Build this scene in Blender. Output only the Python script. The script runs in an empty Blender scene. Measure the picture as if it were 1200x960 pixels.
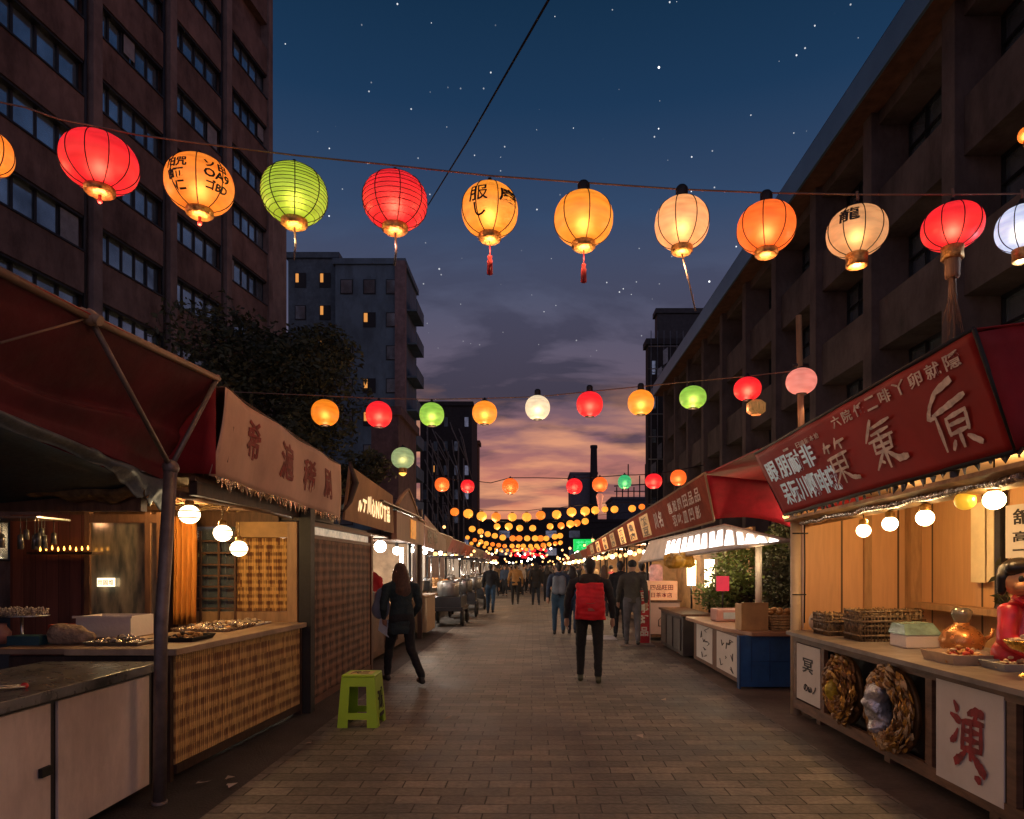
import bpy, bmesh, math, random
from math import sin, cos, pi, radians as R
from mathutils import Vector, Matrix, noise
random.seed(11)
S = bpy.context.scene
COL = S.collection
F, VX, VY, EH = 800.0, 625.0, 665.0, 1.6
def P(px, py, Y): return Vector(((px-VX)/F*Y, Y, EH+(VY-py)/F*Y))
def PX(px, py, X):
    Y = X*F/(px-VX); return P(px, py, Y)
# ---------------------------------------------------------------- materials
MATS = {}
def nodes(m):
    m.use_nodes = True
    nt = m.node_tree
    return nt, nt.nodes, nt.links
def rgba(c): return (c[0], c[1], c[2], 1)
def M(name, col, rough=.6, metal=0, var=.25, scale=3, bump=.15, bscale=30, emit=0, ecol=None, spec=.5, stretch=(1,1,1), dirt=0):
    if name in MATS: return MATS[name]
    m = bpy.data.materials.new(name); nt, N, L = nodes(m)
    b = N['Principled BSDF']
    b.inputs['Roughness'].default_value = rough; b.inputs['Metallic'].default_value = metal
    b.inputs['Specular IOR Level'].default_value = spec
    tc = N.new('ShaderNodeTexCoord'); mp = N.new('ShaderNodeMapping'); mp.inputs['Scale'].default_value = stretch
    oi = N.new('ShaderNodeObjectInfo'); L.new(tc.outputs['Object'], mp.inputs['Vector'])
    mu = N.new('ShaderNodeMath'); mu.operation='MULTIPLY'; mu.inputs[1].default_value = 37; L.new(oi.outputs['Random'], mu.inputs[0])
    n = N.new('ShaderNodeTexNoise'); n.noise_dimensions='4D'; n.inputs['Scale'].default_value = scale; n.inputs['Detail'].default_value = 8; n.inputs['Roughness'].default_value=.62
    L.new(mp.outputs[0], n.inputs['Vector']); L.new(mu.outputs[0], n.inputs['W'])
    cr = N.new('ShaderNodeValToRGB'); cr.color_ramp.elements[0].position=.3; cr.color_ramp.elements[1].position=.72
    cr.color_ramp.elements[0].color = rgba([x*(1-var*1.4) for x in col]); cr.color_ramp.elements[1].color = rgba([min(1,x*(1+var)) for x in col])
    L.new(n.outputs[0], cr.inputs[0])
    out = cr.outputs[0]
    if dirt:
        n3 = N.new('ShaderNodeTexNoise'); n3.inputs['Scale'].default_value = 1.1; n3.inputs['Detail'].default_value = 10; n3.inputs['Roughness'].default_value=.7
        mp3 = N.new('ShaderNodeMapping'); mp3.inputs['Scale'].default_value=(1,1,.35); L.new(tc.outputs['Object'], mp3.inputs[0]); L.new(mp3.outputs[0], n3.inputs[0])
        c3 = N.new('ShaderNodeValToRGB'); c3.color_ramp.elements[0].position=.45; c3.color_ramp.elements[1].position=.66
        L.new(n3.outputs[0], c3.inputs[0])
        mx = N.new('ShaderNodeMix'); mx.data_type='RGBA'; mx.blend_type='MULTIPLY'; mx.inputs['B'].default_value=(.38,.33,.3,1)
        mm = N.new('ShaderNodeMath'); mm.operation='MULTIPLY'; mm.inputs[1].default_value=dirt; L.new(c3.outputs[0], mm.inputs[0])
        L.new(mm.outputs[0], mx.inputs['Factor']); L.new(out, mx.inputs['A']); out = mx.outputs['Result']
    L.new(out, b.inputs['Base Color'])
    if bump:
        n2 = N.new('ShaderNodeTexNoise'); n2.inputs['Scale'].default_value = bscale; n2.inputs['Detail'].default_value = 5; L.new(mp.outputs[0], n2.inputs['Vector'])
        bp = N.new('ShaderNodeBump'); bp.inputs['Strength'].default_value = bump; bp.inputs['Distance'].default_value=.02; L.new(n2.outputs[0], bp.inputs['Height']); L.new(bp.outputs[0], b.inputs['Normal'])
        rr = N.new('ShaderNodeMapRange'); rr.inputs[3].default_value=max(.02,rough-.12); rr.inputs[4].default_value=min(1,rough+.15); L.new(n2.outputs[0], rr.inputs[0]); L.new(rr.outputs[0], b.inputs['Roughness'])
    if emit:
        b.inputs['Emission Color'].default_value = rgba(ecol or col); b.inputs['Emission Strength'].default_value = emit
    MATS[name] = m; return m
def EM(name, col, st):
    if name in MATS: return MATS[name]
    m = bpy.data.materials.new(name); nt, N, L = nodes(m); b = N['Principled BSDF']
    b.inputs['Base Color'].default_value = rgba([c*.6 for c in col]); b.inputs['Emission Color'].default_value = rgba(col); b.inputs['Emission Strength'].default_value = st
    MATS[name] = m; return m
def weave(name, ax, cA, cB, su, sv, amt=.5, rough=.7, plaid=False):
    """slatted bamboo: thin vertical slats bound by horizontal courses; ax = horizontal axis letter"""
    m = bpy.data.materials.new(name); nt, N, L = nodes(m); b = N['Principled BSDF']; b.inputs['Roughness'].default_value = rough
    tc = N.new('ShaderNodeTexCoord'); sp = N.new('ShaderNodeSeparateXYZ'); L.new(tc.outputs['Object'], sp.inputs[0])
    def mth(op, a, bb, v=None):
        n = N.new('ShaderNodeMath'); n.operation = op
        L.new(a, n.inputs[0])
        if bb is not None:
            if isinstance(bb, (int, float)): n.inputs[1].default_value = bb
            else: L.new(bb, n.inputs[1])
        return n.outputs[0]
    u = sp.outputs[ax]; v = sp.outputs['Z']
    nz = N.new('ShaderNodeTexNoise'); nz.inputs['Scale'].default_value = 3; L.new(tc.outputs['Object'], nz.inputs[0])
    wob = mth('MULTIPLY', nz.outputs[0], .5)
    slat = mth('SINE', mth('MULTIPLY', u, 2*pi*su), None)
    row = mth('SINE', mth('ADD', mth('MULTIPLY', v, 2*pi*sv), wob), None)
    cellu = mth('FLOOR', mth('MULTIPLY', u, su), None); cellv = mth('FLOOR', mth('MULTIPLY', v, sv), None)
    cb = N.new('ShaderNodeCombineXYZ'); L.new(cellu, cb.inputs[0]); L.new(cellv, cb.inputs[1])
    wn = N.new('ShaderNodeTexWhiteNoise'); wn.noise_dimensions='2D'; L.new(cb.outputs[0], wn.inputs[0])
    f = mth('ADD', mth('MULTIPLY', row, .20), mth('MULTIPLY', wn.outputs[0], .70))
    rr_ = N.new('ShaderNodeMath'); rr_.operation='SIGN'; L.new(row, rr_.inputs[0]); f = mth('ADD', f, mth('MULTIPLY', rr_.outputs[0], .10))
    f = mth('ADD', f, mth('MULTIPLY', slat, .25))
    if plaid:
        f = mth('ADD', f, mth('MULTIPLY', mth('SINE', mth('MULTIPLY', u, 2*pi*su/6), None), .35))
    big = N.new('ShaderNodeTexNoise'); big.inputs['Scale'].default_value = 1.7; big.inputs['Detail'].default_value=6; L.new(tc.outputs['Object'], big.inputs[0])
    f = mth('ADD', f, mth('MULTIPLY', big.outputs[0], .5))
    cr = N.new('ShaderNodeValToRGB'); cr.color_ramp.elements[0].position=.15; cr.color_ramp.elements[1].position=1.0
    cr.color_ramp.elements[0].color = rgba(cB); cr.color_ramp.elements[1].color = rgba(cA)
    L.new(f, cr.inputs[0]); L.new(cr.outputs[0], b.inputs['Base Color'])
    bp = N.new('ShaderNodeBump'); bp.inputs['Strength'].default_value=.5; bp.inputs['Distance'].default_value=.01
    L.new(mth('ADD', slat, mth('MULTIPLY', row, .6)), bp.inputs['Height']); L.new(bp.outputs[0], b.inputs['Normal'])
    MATS[name] = m; return m
def planks(name, ax, c, w, rough=.6, var=.35):
    """boards of width w along axis ax, grain along the other"""
    m = bpy.data.materials.new(name); nt, N, L = nodes(m); b = N['Principled BSDF']; b.inputs['Roughness'].default_value = rough
    tc = N.new('ShaderNodeTexCoord'); sp = N.new('ShaderNodeSeparateXYZ'); L.new(tc.outputs['Object'], sp.inputs[0])
    mu = N.new('ShaderNodeMath'); mu.operation='DIVIDE'; mu.inputs[1].default_value = w; L.new(sp.outputs[ax], mu.inputs[0])
    fl = N.new('ShaderNodeMath'); fl.operation='FLOOR'; L.new(mu.outputs[0], fl.inputs[0])
    fr = N.new('ShaderNodeMath'); fr.operation='FRACT'; L.new(mu.outputs[0], fr.inputs[0])
    wn = N.new('ShaderNodeTexWhiteNoise'); wn.noise_dimensions='1D'; L.new(fl.outputs[0], wn.inputs['W'])
    mp = N.new('ShaderNodeMapping'); sc = {'X':(14,14,1.2),'Y':(14,14,1.2),'Z':(1.2,1.2,14)}[ax]; mp.inputs['Scale'].default_value = sc; L.new(tc.outputs['Object'], mp.inputs[0])
    n = N.new('ShaderNodeTexNoise'); n.noise_dimensions='4D'; n.inputs['Scale'].default_value=2; n.inputs['Detail'].default_value=8; n.inputs['Distortion'].default_value=.6; L.new(mp.outputs[0], n.inputs[0]); L.new(fl.outputs[0], n.inputs['W'])
    ad = N.new('ShaderNodeMath'); ad.operation='ADD'; L.new(n.outputs[0], ad.inputs[0])
    m2 = N.new('ShaderNodeMath'); m2.operation='MULTIPLY'; m2.inputs[1].default_value=.5; L.new(wn.outputs[0], m2.inputs[0]); L.new(m2.outputs[0], ad.inputs[1])
    cr = N.new('ShaderNodeValToRGB'); cr.color_ramp.elements[0].position=.35; cr.color_ramp.elements[1].position=1.1 if False else 1
    cr.color_ramp.elements[0].color = rgba([x*(1-var) for x in c]); cr.color_ramp.elements[1].color = rgba([min(1,x*(1+var)) for x in c])
    L.new(ad.outputs[0], cr.inputs[0])
    gt = N.new('ShaderNodeMath'); gt.operation='GREATER_THAN'; gt.inputs[1].default_value=.965; L.new(fr.outputs[0], gt.inputs[0])
    mx = N.new('ShaderNodeMix'); mx.data_type='RGBA'; mx.inputs['B'].default_value=rgba([x*.15 for x in c]); L.new(gt.outputs[0], mx.inputs['Factor']); L.new(cr.outputs[0], mx.inputs['A'])
    L.new(mx.outputs['Result'], b.inputs['Base Color'])
    bp = N.new('ShaderNodeBump'); bp.inputs['Strength'].default_value=.3; bp.inputs['Distance'].default_value=.01; L.new(n.outputs[0], bp.inputs['Height']); L.new(bp.outputs[0], b.inputs['Normal'])
    MATS[name] = m; return m
# ---------------------------------------------------------------- mesh building
class MB:
    def __init__(s): s.v=[]; s.f=[]; s.sm=[]
    def add(s, vs, fs, smooth=False):
        o=len(s.v); s.v += [Vector(v) for v in vs]; s.f += [tuple(i+o for i in f) for f in fs]; s.sm += [smooth]*len(fs); return s
    def box(s, x0,x1,y0,y1,z0,z1):
        return s.add([(x0,y0,z0),(x1,y0,z0),(x1,y1,z0),(x0,y1,z0),(x0,y0,z1),(x1,y0,z1),(x1,y1,z1),(x0,y1,z1)],
            [(0,3,2,1),(4,5,6,7),(0,1,5,4),(1,2,6,5),(2,3,7,6),(3,0,4,7)])
    def beam(s, a, b, w, h, up=(0,0,1)):
        a=Vector(a); b=Vector(b); d=(b-a).normalized(); up=Vector(up)
        if abs(d.dot(up))>.98: up=Vector((1,0,0))
        x=d.cross(up).normalized()*w/2; y=x.cross(d).normalized()*h/2
        vs=[a-x-y,a+x-y,a+x+y,a-x+y,b-x-y,b+x-y,b+x+y,b-x+y]
        return s.add(vs,[(0,1,2,3),(4,7,6,5),(0,4,5,1),(1,5,6,2),(2,6,7,3),(3,7,4,0)])
    def tube(s, a, b, r, r2=None, n=10, caps=True):
        return s.path([a,b],[r,r if r2 is None else r2],n,caps)
    def path(s, pts, r, n=8, caps=True):
        pts=[Vector(p) for p in pts]; rs = r if isinstance(r,(list,tuple)) else [r]*len(pts)
        vs=[]; fs=[]; ref=None
        for i,p in enumerate(pts):
            d=(pts[min(i+1,len(pts)-1)]-pts[max(i-1,0)])
            d = d.normalized() if d.length>1e-9 else Vector((0,0,1))
            if ref is None: ref = Vector((1,0,0)) if abs(d.x)<.9 else Vector((0,1,0))
            x=(ref-d*ref.dot(d)).normalized(); ref=x; y=d.cross(x)
            for k in range(n):
                a=2*pi*k/n; vs.append(p+(x*cos(a)+y*sin(a))*rs[i])
        for i in range(len(pts)-1):
            for k in range(n):
                k2=(k+1)%n; fs.append((i*n+k,i*n+k2,(i+1)*n+k2,(i+1)*n+k))
        s.add(vs,fs,True)
        if caps:
            o=len(s.v)-len(vs); s.f += [tuple(o+k for k in range(n))[::-1], tuple(o+(len(pts)-1)*n+k for k in range(n))]; s.sm += [False,False]
        return s
    def lathe(s, prof, c=(0,0,0), n=20, sx=1, sy=1, ax=None, smooth=True):
        c=Vector(c); vs=[]; fs=[]; rot = Vector((0,0,1)).rotation_difference(Vector(ax)).to_matrix() if ax else None
        for (r,z) in prof:
            for k in range(n):
                a=2*pi*k/n; p=Vector((r*cos(a)*sx,r*sin(a)*sy,z)); vs.append(c+(rot@p if rot else p))
        for i in range(len(prof)-1):
            for k in range(n):
                k2=(k+1)%n; fs.append((i*n+k,i*n+k2,(i+1)*n+k2,(i+1)*n+k))
        return s.add(vs,fs,smooth)
    def ball(s, c, rx, ry=None, rz=None, n=12, m=8):
        ry=ry or rx; rz=rz or rx
        pr=[(max(sin(pi*i/m),.001),-cos(pi*i/m)*rz) for i in range(m+1)]
        o=len(s.v); s.lathe([(r,z) for r,z in pr],c,n,rx,ry); return s
    def quad(s, a,b,c,d, th=0):
        if not th: return s.add([a,b,c,d],[(0,1,2,3)])
        a,b,c,d=map(Vector,(a,b,c,d)); nrm=(b-a).cross(d-a).normalized()*th
        return s.add([a,b,c,d,a-nrm,b-nrm,c-nrm,d-nrm],[(0,1,2,3),(7,6,5,4),(0,4,5,1),(1,5,6,2),(2,6,7,3),(3,7,4,0)])
    def sheet(s, fn, nu, nv, smooth=True):
        vs=[fn(i/nu,j/nv) for i in range(nu+1) for j in range(nv+1)]; w=nv+1
        return s.add(vs,[(i*w+j,(i+1)*w+j,(i+1)*w+j+1,i*w+j+1) for i in range(nu) for j in range(nv)],smooth)
    def build(s, name, mat, parent=None, bevel=0, solid=0, sub=0, origin=None):
        me=bpy.data.meshes.new(name); o=bpy.data.objects.new(name,me); COL.objects.link(o)
        if parent is None:
            if origin is None:
                xs=[v.x for v in s.v]; ys=[v.y for v in s.v]; zs=[v.z for v in s.v]
                origin=Vector(((min(xs)+max(xs))/2,(min(ys)+max(ys))/2,min(zs)))
            off=Vector(origin); o.location=off
        else:
            off=OFF[parent.name]; o.parent=parent
        OFF[o.name]=off.copy()
        me.from_pydata([v-off for v in s.v],[],s.f); me.update()
        me.polygons.foreach_set('use_smooth', s.sm)
        mats = mat if isinstance(mat,(list,tuple)) else [mat]
        for m_ in mats: me.materials.append(m_)
        if bevel:
            b=o.modifiers.new('b','BEVEL'); b.width=bevel; b.segments=2; b.limit_method='ANGLE'; b.angle_limit=R(50)
        if solid:
            b=o.modifiers.new('s','SOLIDIFY'); b.thickness=solid; b.offset=0
        return o
OFF={}
def tag(o, label=None, cat=None, group=None, kind=None):
    if label: o['label']=label
    if cat: o['category']=cat
    if group: o['group']=group
    if kind: o['kind']=kind
    return o
def thing(name, label, cat, loc=(0,0,0), group=None):
    o=bpy.data.objects.new(name,None); COL.objects.link(o); o.location=loc; OFF[o.name]=Vector(loc); o.empty_display_size=.1
    return tag(o,label,cat,group)
def dup(o, loc=None, rz=None, sc=None, label=None, group=None, parent=None):
    c=o.copy(); COL.objects.link(c)
    if parent: c.parent=parent
    for ch in list(o.children): dup(ch,parent=c)
    if loc is not None: c.location=loc
    if rz is not None: c.rotation_euler=(0,0,rz)
    if sc is not None: c.scale=(sc,sc,sc)
    if label: c['label']=label
    if group: c['group']=group
    OFF[c.name]=Vector(c.location)
    return c
def place(o, loc, rz=0, sc=1):
    o.location=loc; o.rotation_euler=(0,0,rz); o.scale=(sc,sc,sc); return o
# text as real thin letters -----------------------------------------------
def text_geo(s, bold=.012, res=2):
    cu=bpy.data.curves.new('t','FONT'); cu.body=s; cu.resolution_u=res; cu.offset=bold; cu.align_x='LEFT'; cu.fill_mode='BOTH'; cu.extrude=.02
    o=bpy.data.objects.new('t',cu); COL.objects.link(o)
    dg=bpy.context.evaluated_depsgraph_get(); dg.update()
    me=bpy.data.meshes.new_from_object(o.evaluated_get(dg))
    vs=[v.co.copy() for v in me.vertices]; fs=[tuple(p.vertices) for p in me.polygons]
    bpy.data.objects.remove(o); bpy.data.curves.remove(cu); bpy.data.meshes.remove(me)
    if not vs: return [],[]
    x0=min(v.x for v in vs); x1=max(v.x for v in vs); y0=min(v.y for v in vs); y1=max(v.y for v in vs)
    return [Vector(((v.x-x0)/max(x1-x0,1e-6),(v.y-y0)/max(y1-y0,1e-6),v.z/.02)) for v in vs],fs
TG={}
def letters(mb, s, o, u, v, bold=.012, off=.004):
    """fit text s in the parallelogram o + a*u + b*v, standing proud along u x v"""
    k=(s,bold)
    if k not in TG: TG[k]=text_geo(s,bold)
    vs,fs=TG[k]; o=Vector(o);u=Vector(u);v=Vector(v); n=u.cross(v).normalized()
    mb.add([o+u*p.x+v*p.y+n*(off+p.z*.0015) for p in vs],fs); return mb
def jig(s, o, u, v, n, bold=.02, off=.004, mb=None):
    """n characters of s spread along u with brush-like size jitter"""
    mb=mb or MB(); u=Vector(u); v=Vector(v); o=Vector(o); rr=random.Random(len(s)*7+n)
    for i,ch in enumerate(s):
        if ch==' ': continue
        w=.84/n; a=i/n
        letters(mb,ch,o+u*a+v*rr.uniform(0,.08),u*w+v*rr.uniform(-.03,.03),v*rr.uniform(.84,.95),bold,off)
    return mb
def brush(mb, strokes, fn, n_, off=.006):
    """calligraphic strokes: fn maps (x,y) of the unit square to space"""
    n_=Vector(n_).normalized()
    for si,st in enumerate(strokes):
        pts=[(p[0],p[1],(p[2] if len(p)>2 else .045)) for p in st]; dense=[]
        for i in range(len(pts)-1):
            for k in range(5):
                t=k/5; dense.append(tuple(pts[i][j]*(1-t)+pts[i+1][j]*t for j in range(3)))
        dense.append(pts[-1]); vs=[]; m=len(dense)
        for i,(x,y,w_) in enumerate(dense):
            a=dense[max(i-1,0)]; b=dense[min(i+1,m-1)]; dx,dy=b[0]-a[0],b[1]-a[1]; l=math.hypot(dx,dy) or 1
            w2=w_*(.55+.45*min(1,2.2*min(i,m-1-i)/m+.35))*(1+.12*sin(i*2.1+si)); e=.8 if i in (0,m-1) else 1
            vs += [fn(x-dy/l*w2*e,y+dx/l*w2*e)+n_*(off+si*.0004), fn(x+dy/l*w2*e,y-dx/l*w2*e)+n_*(off+si*.0004)]
        mb.add(vs,[(2*i,2*i+1,2*i+3,2*i+2) for i in range(m-1)])
    return mb
# rounded organic forms: capsules fused by voxel remesh ---------------------
def caps(mb, a, b, ra, rb, fl=1.0, n=14):
    """tapered capsule, flattened by fl along y"""
    a=Vector(a);b=Vector(b); d=b-a; L_=d.length
    if L_<1e-6: d=Vector((0,0,1)); L_=1e-6
    d=d/L_; q=Vector((0,0,1)).rotation_difference(d).to_matrix()
    prof=[]
    for i in range(6): t=-pi/2+pi/2*i/5; prof.append((max(cos(t)*ra,.0005),sin(t)*ra))
    for i in range(6): t=pi/2*i/5; prof.append((max(cos(t)*rb,.0005),L_+sin(t)*rb))
    vs=[];fs=[]
    for r,z in prof:
        for k in range(n):
            p=q@Vector((r*cos(2*pi*k/n),r*sin(2*pi*k/n),z)); p=p+a; 
            ax_y=a.y+(b.y-a.y)*max(0,min(1,z/L_)); p.y=ax_y+(p.y-ax_y)*fl; vs.append(p)
    for i in range(len(prof)-1):
        for k in range(n):
            k2=(k+1)%n; fs.append((i*n+k,i*n+k2,(i+1)*n+k2,(i+1)*n+k))
    fs.append(tuple(range(n))[::-1]); fs.append(tuple((len(prof)-1)*n+k for k in range(n)))
    mb.add(vs,fs,True)
def fuse(mb, name, mat, parent, voxel=.02, smooth=4, rough=0, zmin=None):
    me=bpy.data.meshes.new('tmp'); me.from_pydata(mb.v,[],mb.f); o=bpy.data.objects.new('tmp',me); COL.objects.link(o)
    r=o.modifiers.new('r','REMESH'); r.mode='VOXEL'; r.voxel_size=voxel; r.use_smooth_shade=True
    sm=o.modifiers.new('s','SMOOTH'); sm.factor=.6; sm.iterations=smooth
    dg=bpy.context.evaluated_depsgraph_get(); dg.update()
    m2=bpy.data.meshes.new_from_object(o.evaluated_get(dg)); m2.name=name
    bpy.data.objects.remove(o); bpy.data.meshes.remove(me)
    off=OFF[parent.name] if parent else Vector((0,0,0))
    for v in m2.vertices:
        if rough:
            k=v.co*9; v.co += Vector((noise.noise(k),noise.noise(k+Vector((7,0,0))),noise.noise(k+Vector((0,9,0)))*.5))*rough
            k=Vector((v.co.x*7,v.co.y*7,v.co.z*24)); v.co += (v.normal*noise.noise(k))*rough*.7
        if zmin is not None and v.co.z<zmin: v.co.z=zmin+(v.co.z-zmin)*.04
        v.co -= off
    for p in m2.polygons: p.use_smooth=True
    m2.materials.clear(); m2.materials.append(mat)
    ob=bpy.data.objects.new(name,m2); COL.objects.link(ob)
    if parent: ob.parent=parent
    OFF[ob.name]=off.copy(); return ob
# ---------------------------------------------------------------- camera, world
cam=bpy.data.cameras.new('camera'); co=bpy.data.objects.new('camera',cam); COL.objects.link(co); S.camera=co
co.location=(0,0,EH); co.rotation_euler=(R(90),0,0); cam.sensor_width=36; cam.lens=24
cam.shift_x=-25/1200; cam.shift_y=185/1200; cam.clip_end=3000; cam.clip_start=.05
S.view_settings.view_transform='Standard'; S.view_settings.look='None'; S.view_settings.exposure=0; S.view_settings.gamma=1
S.render.engine='CYCLES'; S.cycles.use_denoising=True; S.cycles.max_bounces=6; S.cycles.diffuse_bounces=3; S.cycles.transparent_max_bounces=12
S.cycles.sample_clamp_indirect=4; S.cycles.use_light_tree=True
try: S.cycles.denoiser='OPENIMAGEDENOISE'
except Exception: pass
w=bpy.data.worlds.new('World'); S.world=w; w.use_nodes=True
N=w.node_tree.nodes; L=w.node_tree.links; bg=N['Background']
tc=N.new('ShaderNodeTexCoord'); sep=N.new('ShaderNodeSeparateXYZ'); L.new(tc.outputs['Generated'],sep.inputs[0])
def mt(op,a,b=None,c=None,clamp=False):
    n=N.new('ShaderNodeMath'); n.operation=op; n.use_clamp=clamp
    for i,x in enumerate((a,b,c)):
        if x is None: continue
        if isinstance(x,(int,float)): n.inputs[i].default_value=x
        else: L.new(x,n.inputs[i])
    return n.outputs[0]
def lin(r,g,b): return tuple(((c/255)/12.92 if c<10 else (((c/255)+.055)/1.055)**2.4) for c in (r,g,b))+(1,)
def ramp(fac,els):
    r=N.new('ShaderNodeValToRGB'); L.new(fac,r.inputs[0]); e=r.color_ramp.elements
    e[0].position,e[0].color=els[0]; e[1].position,e[1].color=els[-1]
    for p,c in els[1:-1]: x=e.new(p); x.color=c
    r.color_ramp.interpolation='EASE' if False else 'LINEAR'; return r.outputs[0]
def mixc(f,a,b,mode='MIX'):
    m=N.new('ShaderNodeMix'); m.data_type='RGBA'; m.blend_type=mode
    if isinstance(f,(int,float)): m.inputs['Factor'].default_value=f
    else: L.new(f,m.inputs['Factor'])
    for k,x in (('A',a),('B',b)):
        if isinstance(x,tuple): m.inputs[k].default_value=x
        else: L.new(x,m.inputs[k])
    return m.outputs['Result']
base=ramp(sep.outputs['Z'],[(0,lin(222,136,88)),(.06,lin(214,134,100)),(.12,lin(196,122,106)),(.18,lin(140,98,106)),(.25,lin(98,86,104)),(.36,lin(78,82,106)),(.46,lin(48,70,102)),(.56,lin(24,54,86)),(.68,lin(9,40,66)),(1,lin(7,28,50))])
# drifting cloud banks: noise on a plane far overhead, squeezed towards the horizon
cz=mt('ADD',mt('MAXIMUM',sep.outputs['Z'],0),.32)
cb=N.new('ShaderNodeCombineXYZ'); L.new(mt('DIVIDE',sep.outputs['X'],cz),cb.inputs[0]); L.new(mt('DIVIDE',sep.outputs['Y'],cz),cb.inputs[1])
mp=N.new('ShaderNodeMapping'); mp.inputs['Scale'].default_value=(1.5,3.6,1); mp.inputs['Location'].default_value=(3.1,1.7,0); mp.inputs['Rotation'].default_value=(0,0,R(12)); L.new(cb.outputs[0],mp.inputs[0])
cn=N.new('ShaderNodeTexNoise'); cn.inputs['Scale'].default_value=1.15; cn.inputs['Detail'].default_value=9; cn.inputs['Roughness'].default_value=.56; cn.inputs['Distortion'].default_value=.35; L.new(mp.outputs[0],cn.inputs[0])
cl=ramp(cn.outputs[0],[(.45,(0,0,0,1)),(.54,(1,1,1,1))])
hgt=ramp(sep.outputs['Z'],[(0,(.55,)*3+(1,)),(.1,(.75,)*3+(1,)),(.25,(.92,)*3+(1,)),(.34,(.7,)*3+(1,)),(.42,(.22,)*3+(1,)),(.55,(0,0,0,1))])
ccol=ramp(sep.outputs['Z'],[(0,lin(124,84,86)),(.1,lin(98,74,88)),(.22,lin(52,52,70)),(.35,lin(56,58,80)),(.6,lin(40,56,88))])
sky=mixc(mt('MULTIPLY',cl,hgt),base,ccol)
# glowing undersides low in the west
gn=N.new('ShaderNodeTexNoise'); gn.inputs['Scale'].default_value=2.0; gn.inputs['Detail'].default_value=6; L.new(mp.outputs[0],gn.inputs[0])
gm=ramp(gn.outputs[0],[(.47,(0,0,0,1)),(.66,(1,1,1,1))]); gh=ramp(sep.outputs['Z'],[(0,(.3,)*3+(1,)),(.1,(.7,)*3+(1,)),(.19,(.6,)*3+(1,)),(.27,(0,0,0,1))])
sky=mixc(mt('MULTIPLY',gm,gh),sky,lin(250,172,124))
# stars
def stars(scale,thr,rnd,st):
    v=N.new('ShaderNodeTexVoronoi'); v.inputs['Scale'].default_value=scale; L.new(tc.outputs['Generated'],v.inputs['Vector'])
    sp=N.new('ShaderNodeSeparateColor'); L.new(v.outputs['Color'],sp.inputs[0])
    a=mt('LESS_THAN',v.outputs['Distance'],thr); b=mt('GREATER_THAN',sp.outputs[0],rnd)
    return mt('MULTIPLY',mt('MULTIPLY',a,b),mt('MULTIPLY',sp.outputs[1],st))
st=mt('ADD',stars(30,.036,.1,2.4),stars(64,.058,.1,1.1))
st=mt('MULTIPLY',st,ramp(sep.outputs['Z'],[(.28,(0,0,0,1)),(.42,(1,1,1,1))]))
sky=mixc(1.0,sky,(0,0,0,1),'ADD')
nt_=N.new('ShaderNodeTexSky'); nt_.sky_type='NISHITA'; nt_.sun_disc=False; nt_.sun_elevation=R(1.0); nt_.sun_rotation=R(0); nt_.air_density=1.5; nt_.dust_density=2
bg2=N.new('ShaderNodeBackground'); L.new(nt_.outputs[0],bg2.inputs[0]); bg2.inputs[1].default_value=.004
starc=N.new('ShaderNodeCombineColor'); 
for i in range(3): L.new(st,starc.inputs[i])
sky=mixc(1.0,sky,starc.outputs[0],'ADD')
# added brightening of the sky behind the viewer, for more light on the facades
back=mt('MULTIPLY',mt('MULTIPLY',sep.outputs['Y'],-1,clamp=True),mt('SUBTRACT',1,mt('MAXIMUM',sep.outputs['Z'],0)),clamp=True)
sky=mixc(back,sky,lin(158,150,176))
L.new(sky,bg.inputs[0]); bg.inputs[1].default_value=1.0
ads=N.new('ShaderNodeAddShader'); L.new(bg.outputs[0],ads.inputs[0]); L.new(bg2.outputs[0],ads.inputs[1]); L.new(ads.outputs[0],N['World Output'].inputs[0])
# ---------------------------------------------------------------- shared materials
brownwall=M('facade_plaster',(.215,.13,.108),.85,var=.35,scale=.6,bump=.35,bscale=8,dirt=.8)
pilm=M('pilaster_render',(.25,.175,.155),.85,var=.3,scale=.9,bump=.3,bscale=9,dirt=.6)
concrete=M('old_concrete',(.12,.09,.08),.85,var=.3,scale=.7,bump=.35,bscale=7,dirt=.8)
frame_dark=M('dark_window_frame',(.012,.013,.016),.5,var=.2)
glass=M('window_glass',(.48,.60,.70),.10,metal=.8,var=.5,scale=.5,bump=.05,bscale=2,spec=1.0)
wood_d=M('dark_wood',(.055,.026,.016),.55,var=.4,scale=5,stretch=(6,6,1))
wood_m=M('brown_wood',(.16,.075,.038),.55,var=.35,scale=4,stretch=(6,6,1))
wood_l=M('light_wood',(.42,.24,.11),.55,var=.25,scale=3,stretch=(6,6,1))
metal_d=M('painted_dark_metal',(.03,.03,.033),.42,metal=.3,var=.3)
steel=M('brushed_steel',(.5,.5,.5),.3,metal=1,var=.2,bump=.1)
pole_m=M('grey_tube',(.19,.15,.14),.45,metal=.4,var=.3,scale=8)
black=M('black_rubber',(.012,.012,.012),.7)
white_p=M('white_paper',(.72,.66,.6),.8,var=.08,bump=.05)
ink=M('black_ink',(.012,.01,.01),.6,var=.1,bump=0)
redink=M('red_ink',(.33,.012,.018),.6,var=.3,bump=0)
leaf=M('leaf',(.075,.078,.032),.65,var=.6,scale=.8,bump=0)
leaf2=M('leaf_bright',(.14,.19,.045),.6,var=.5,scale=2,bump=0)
bark=M('bark',(.05,.035,.025),.9,bump=.6)
cord=M('cord',(.22,.13,.09),.8)
tarp_red=M('red_canvas',(.28,.008,.014),.75,var=.35,scale=1.6,bump=.25,bscale=14)
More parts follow.
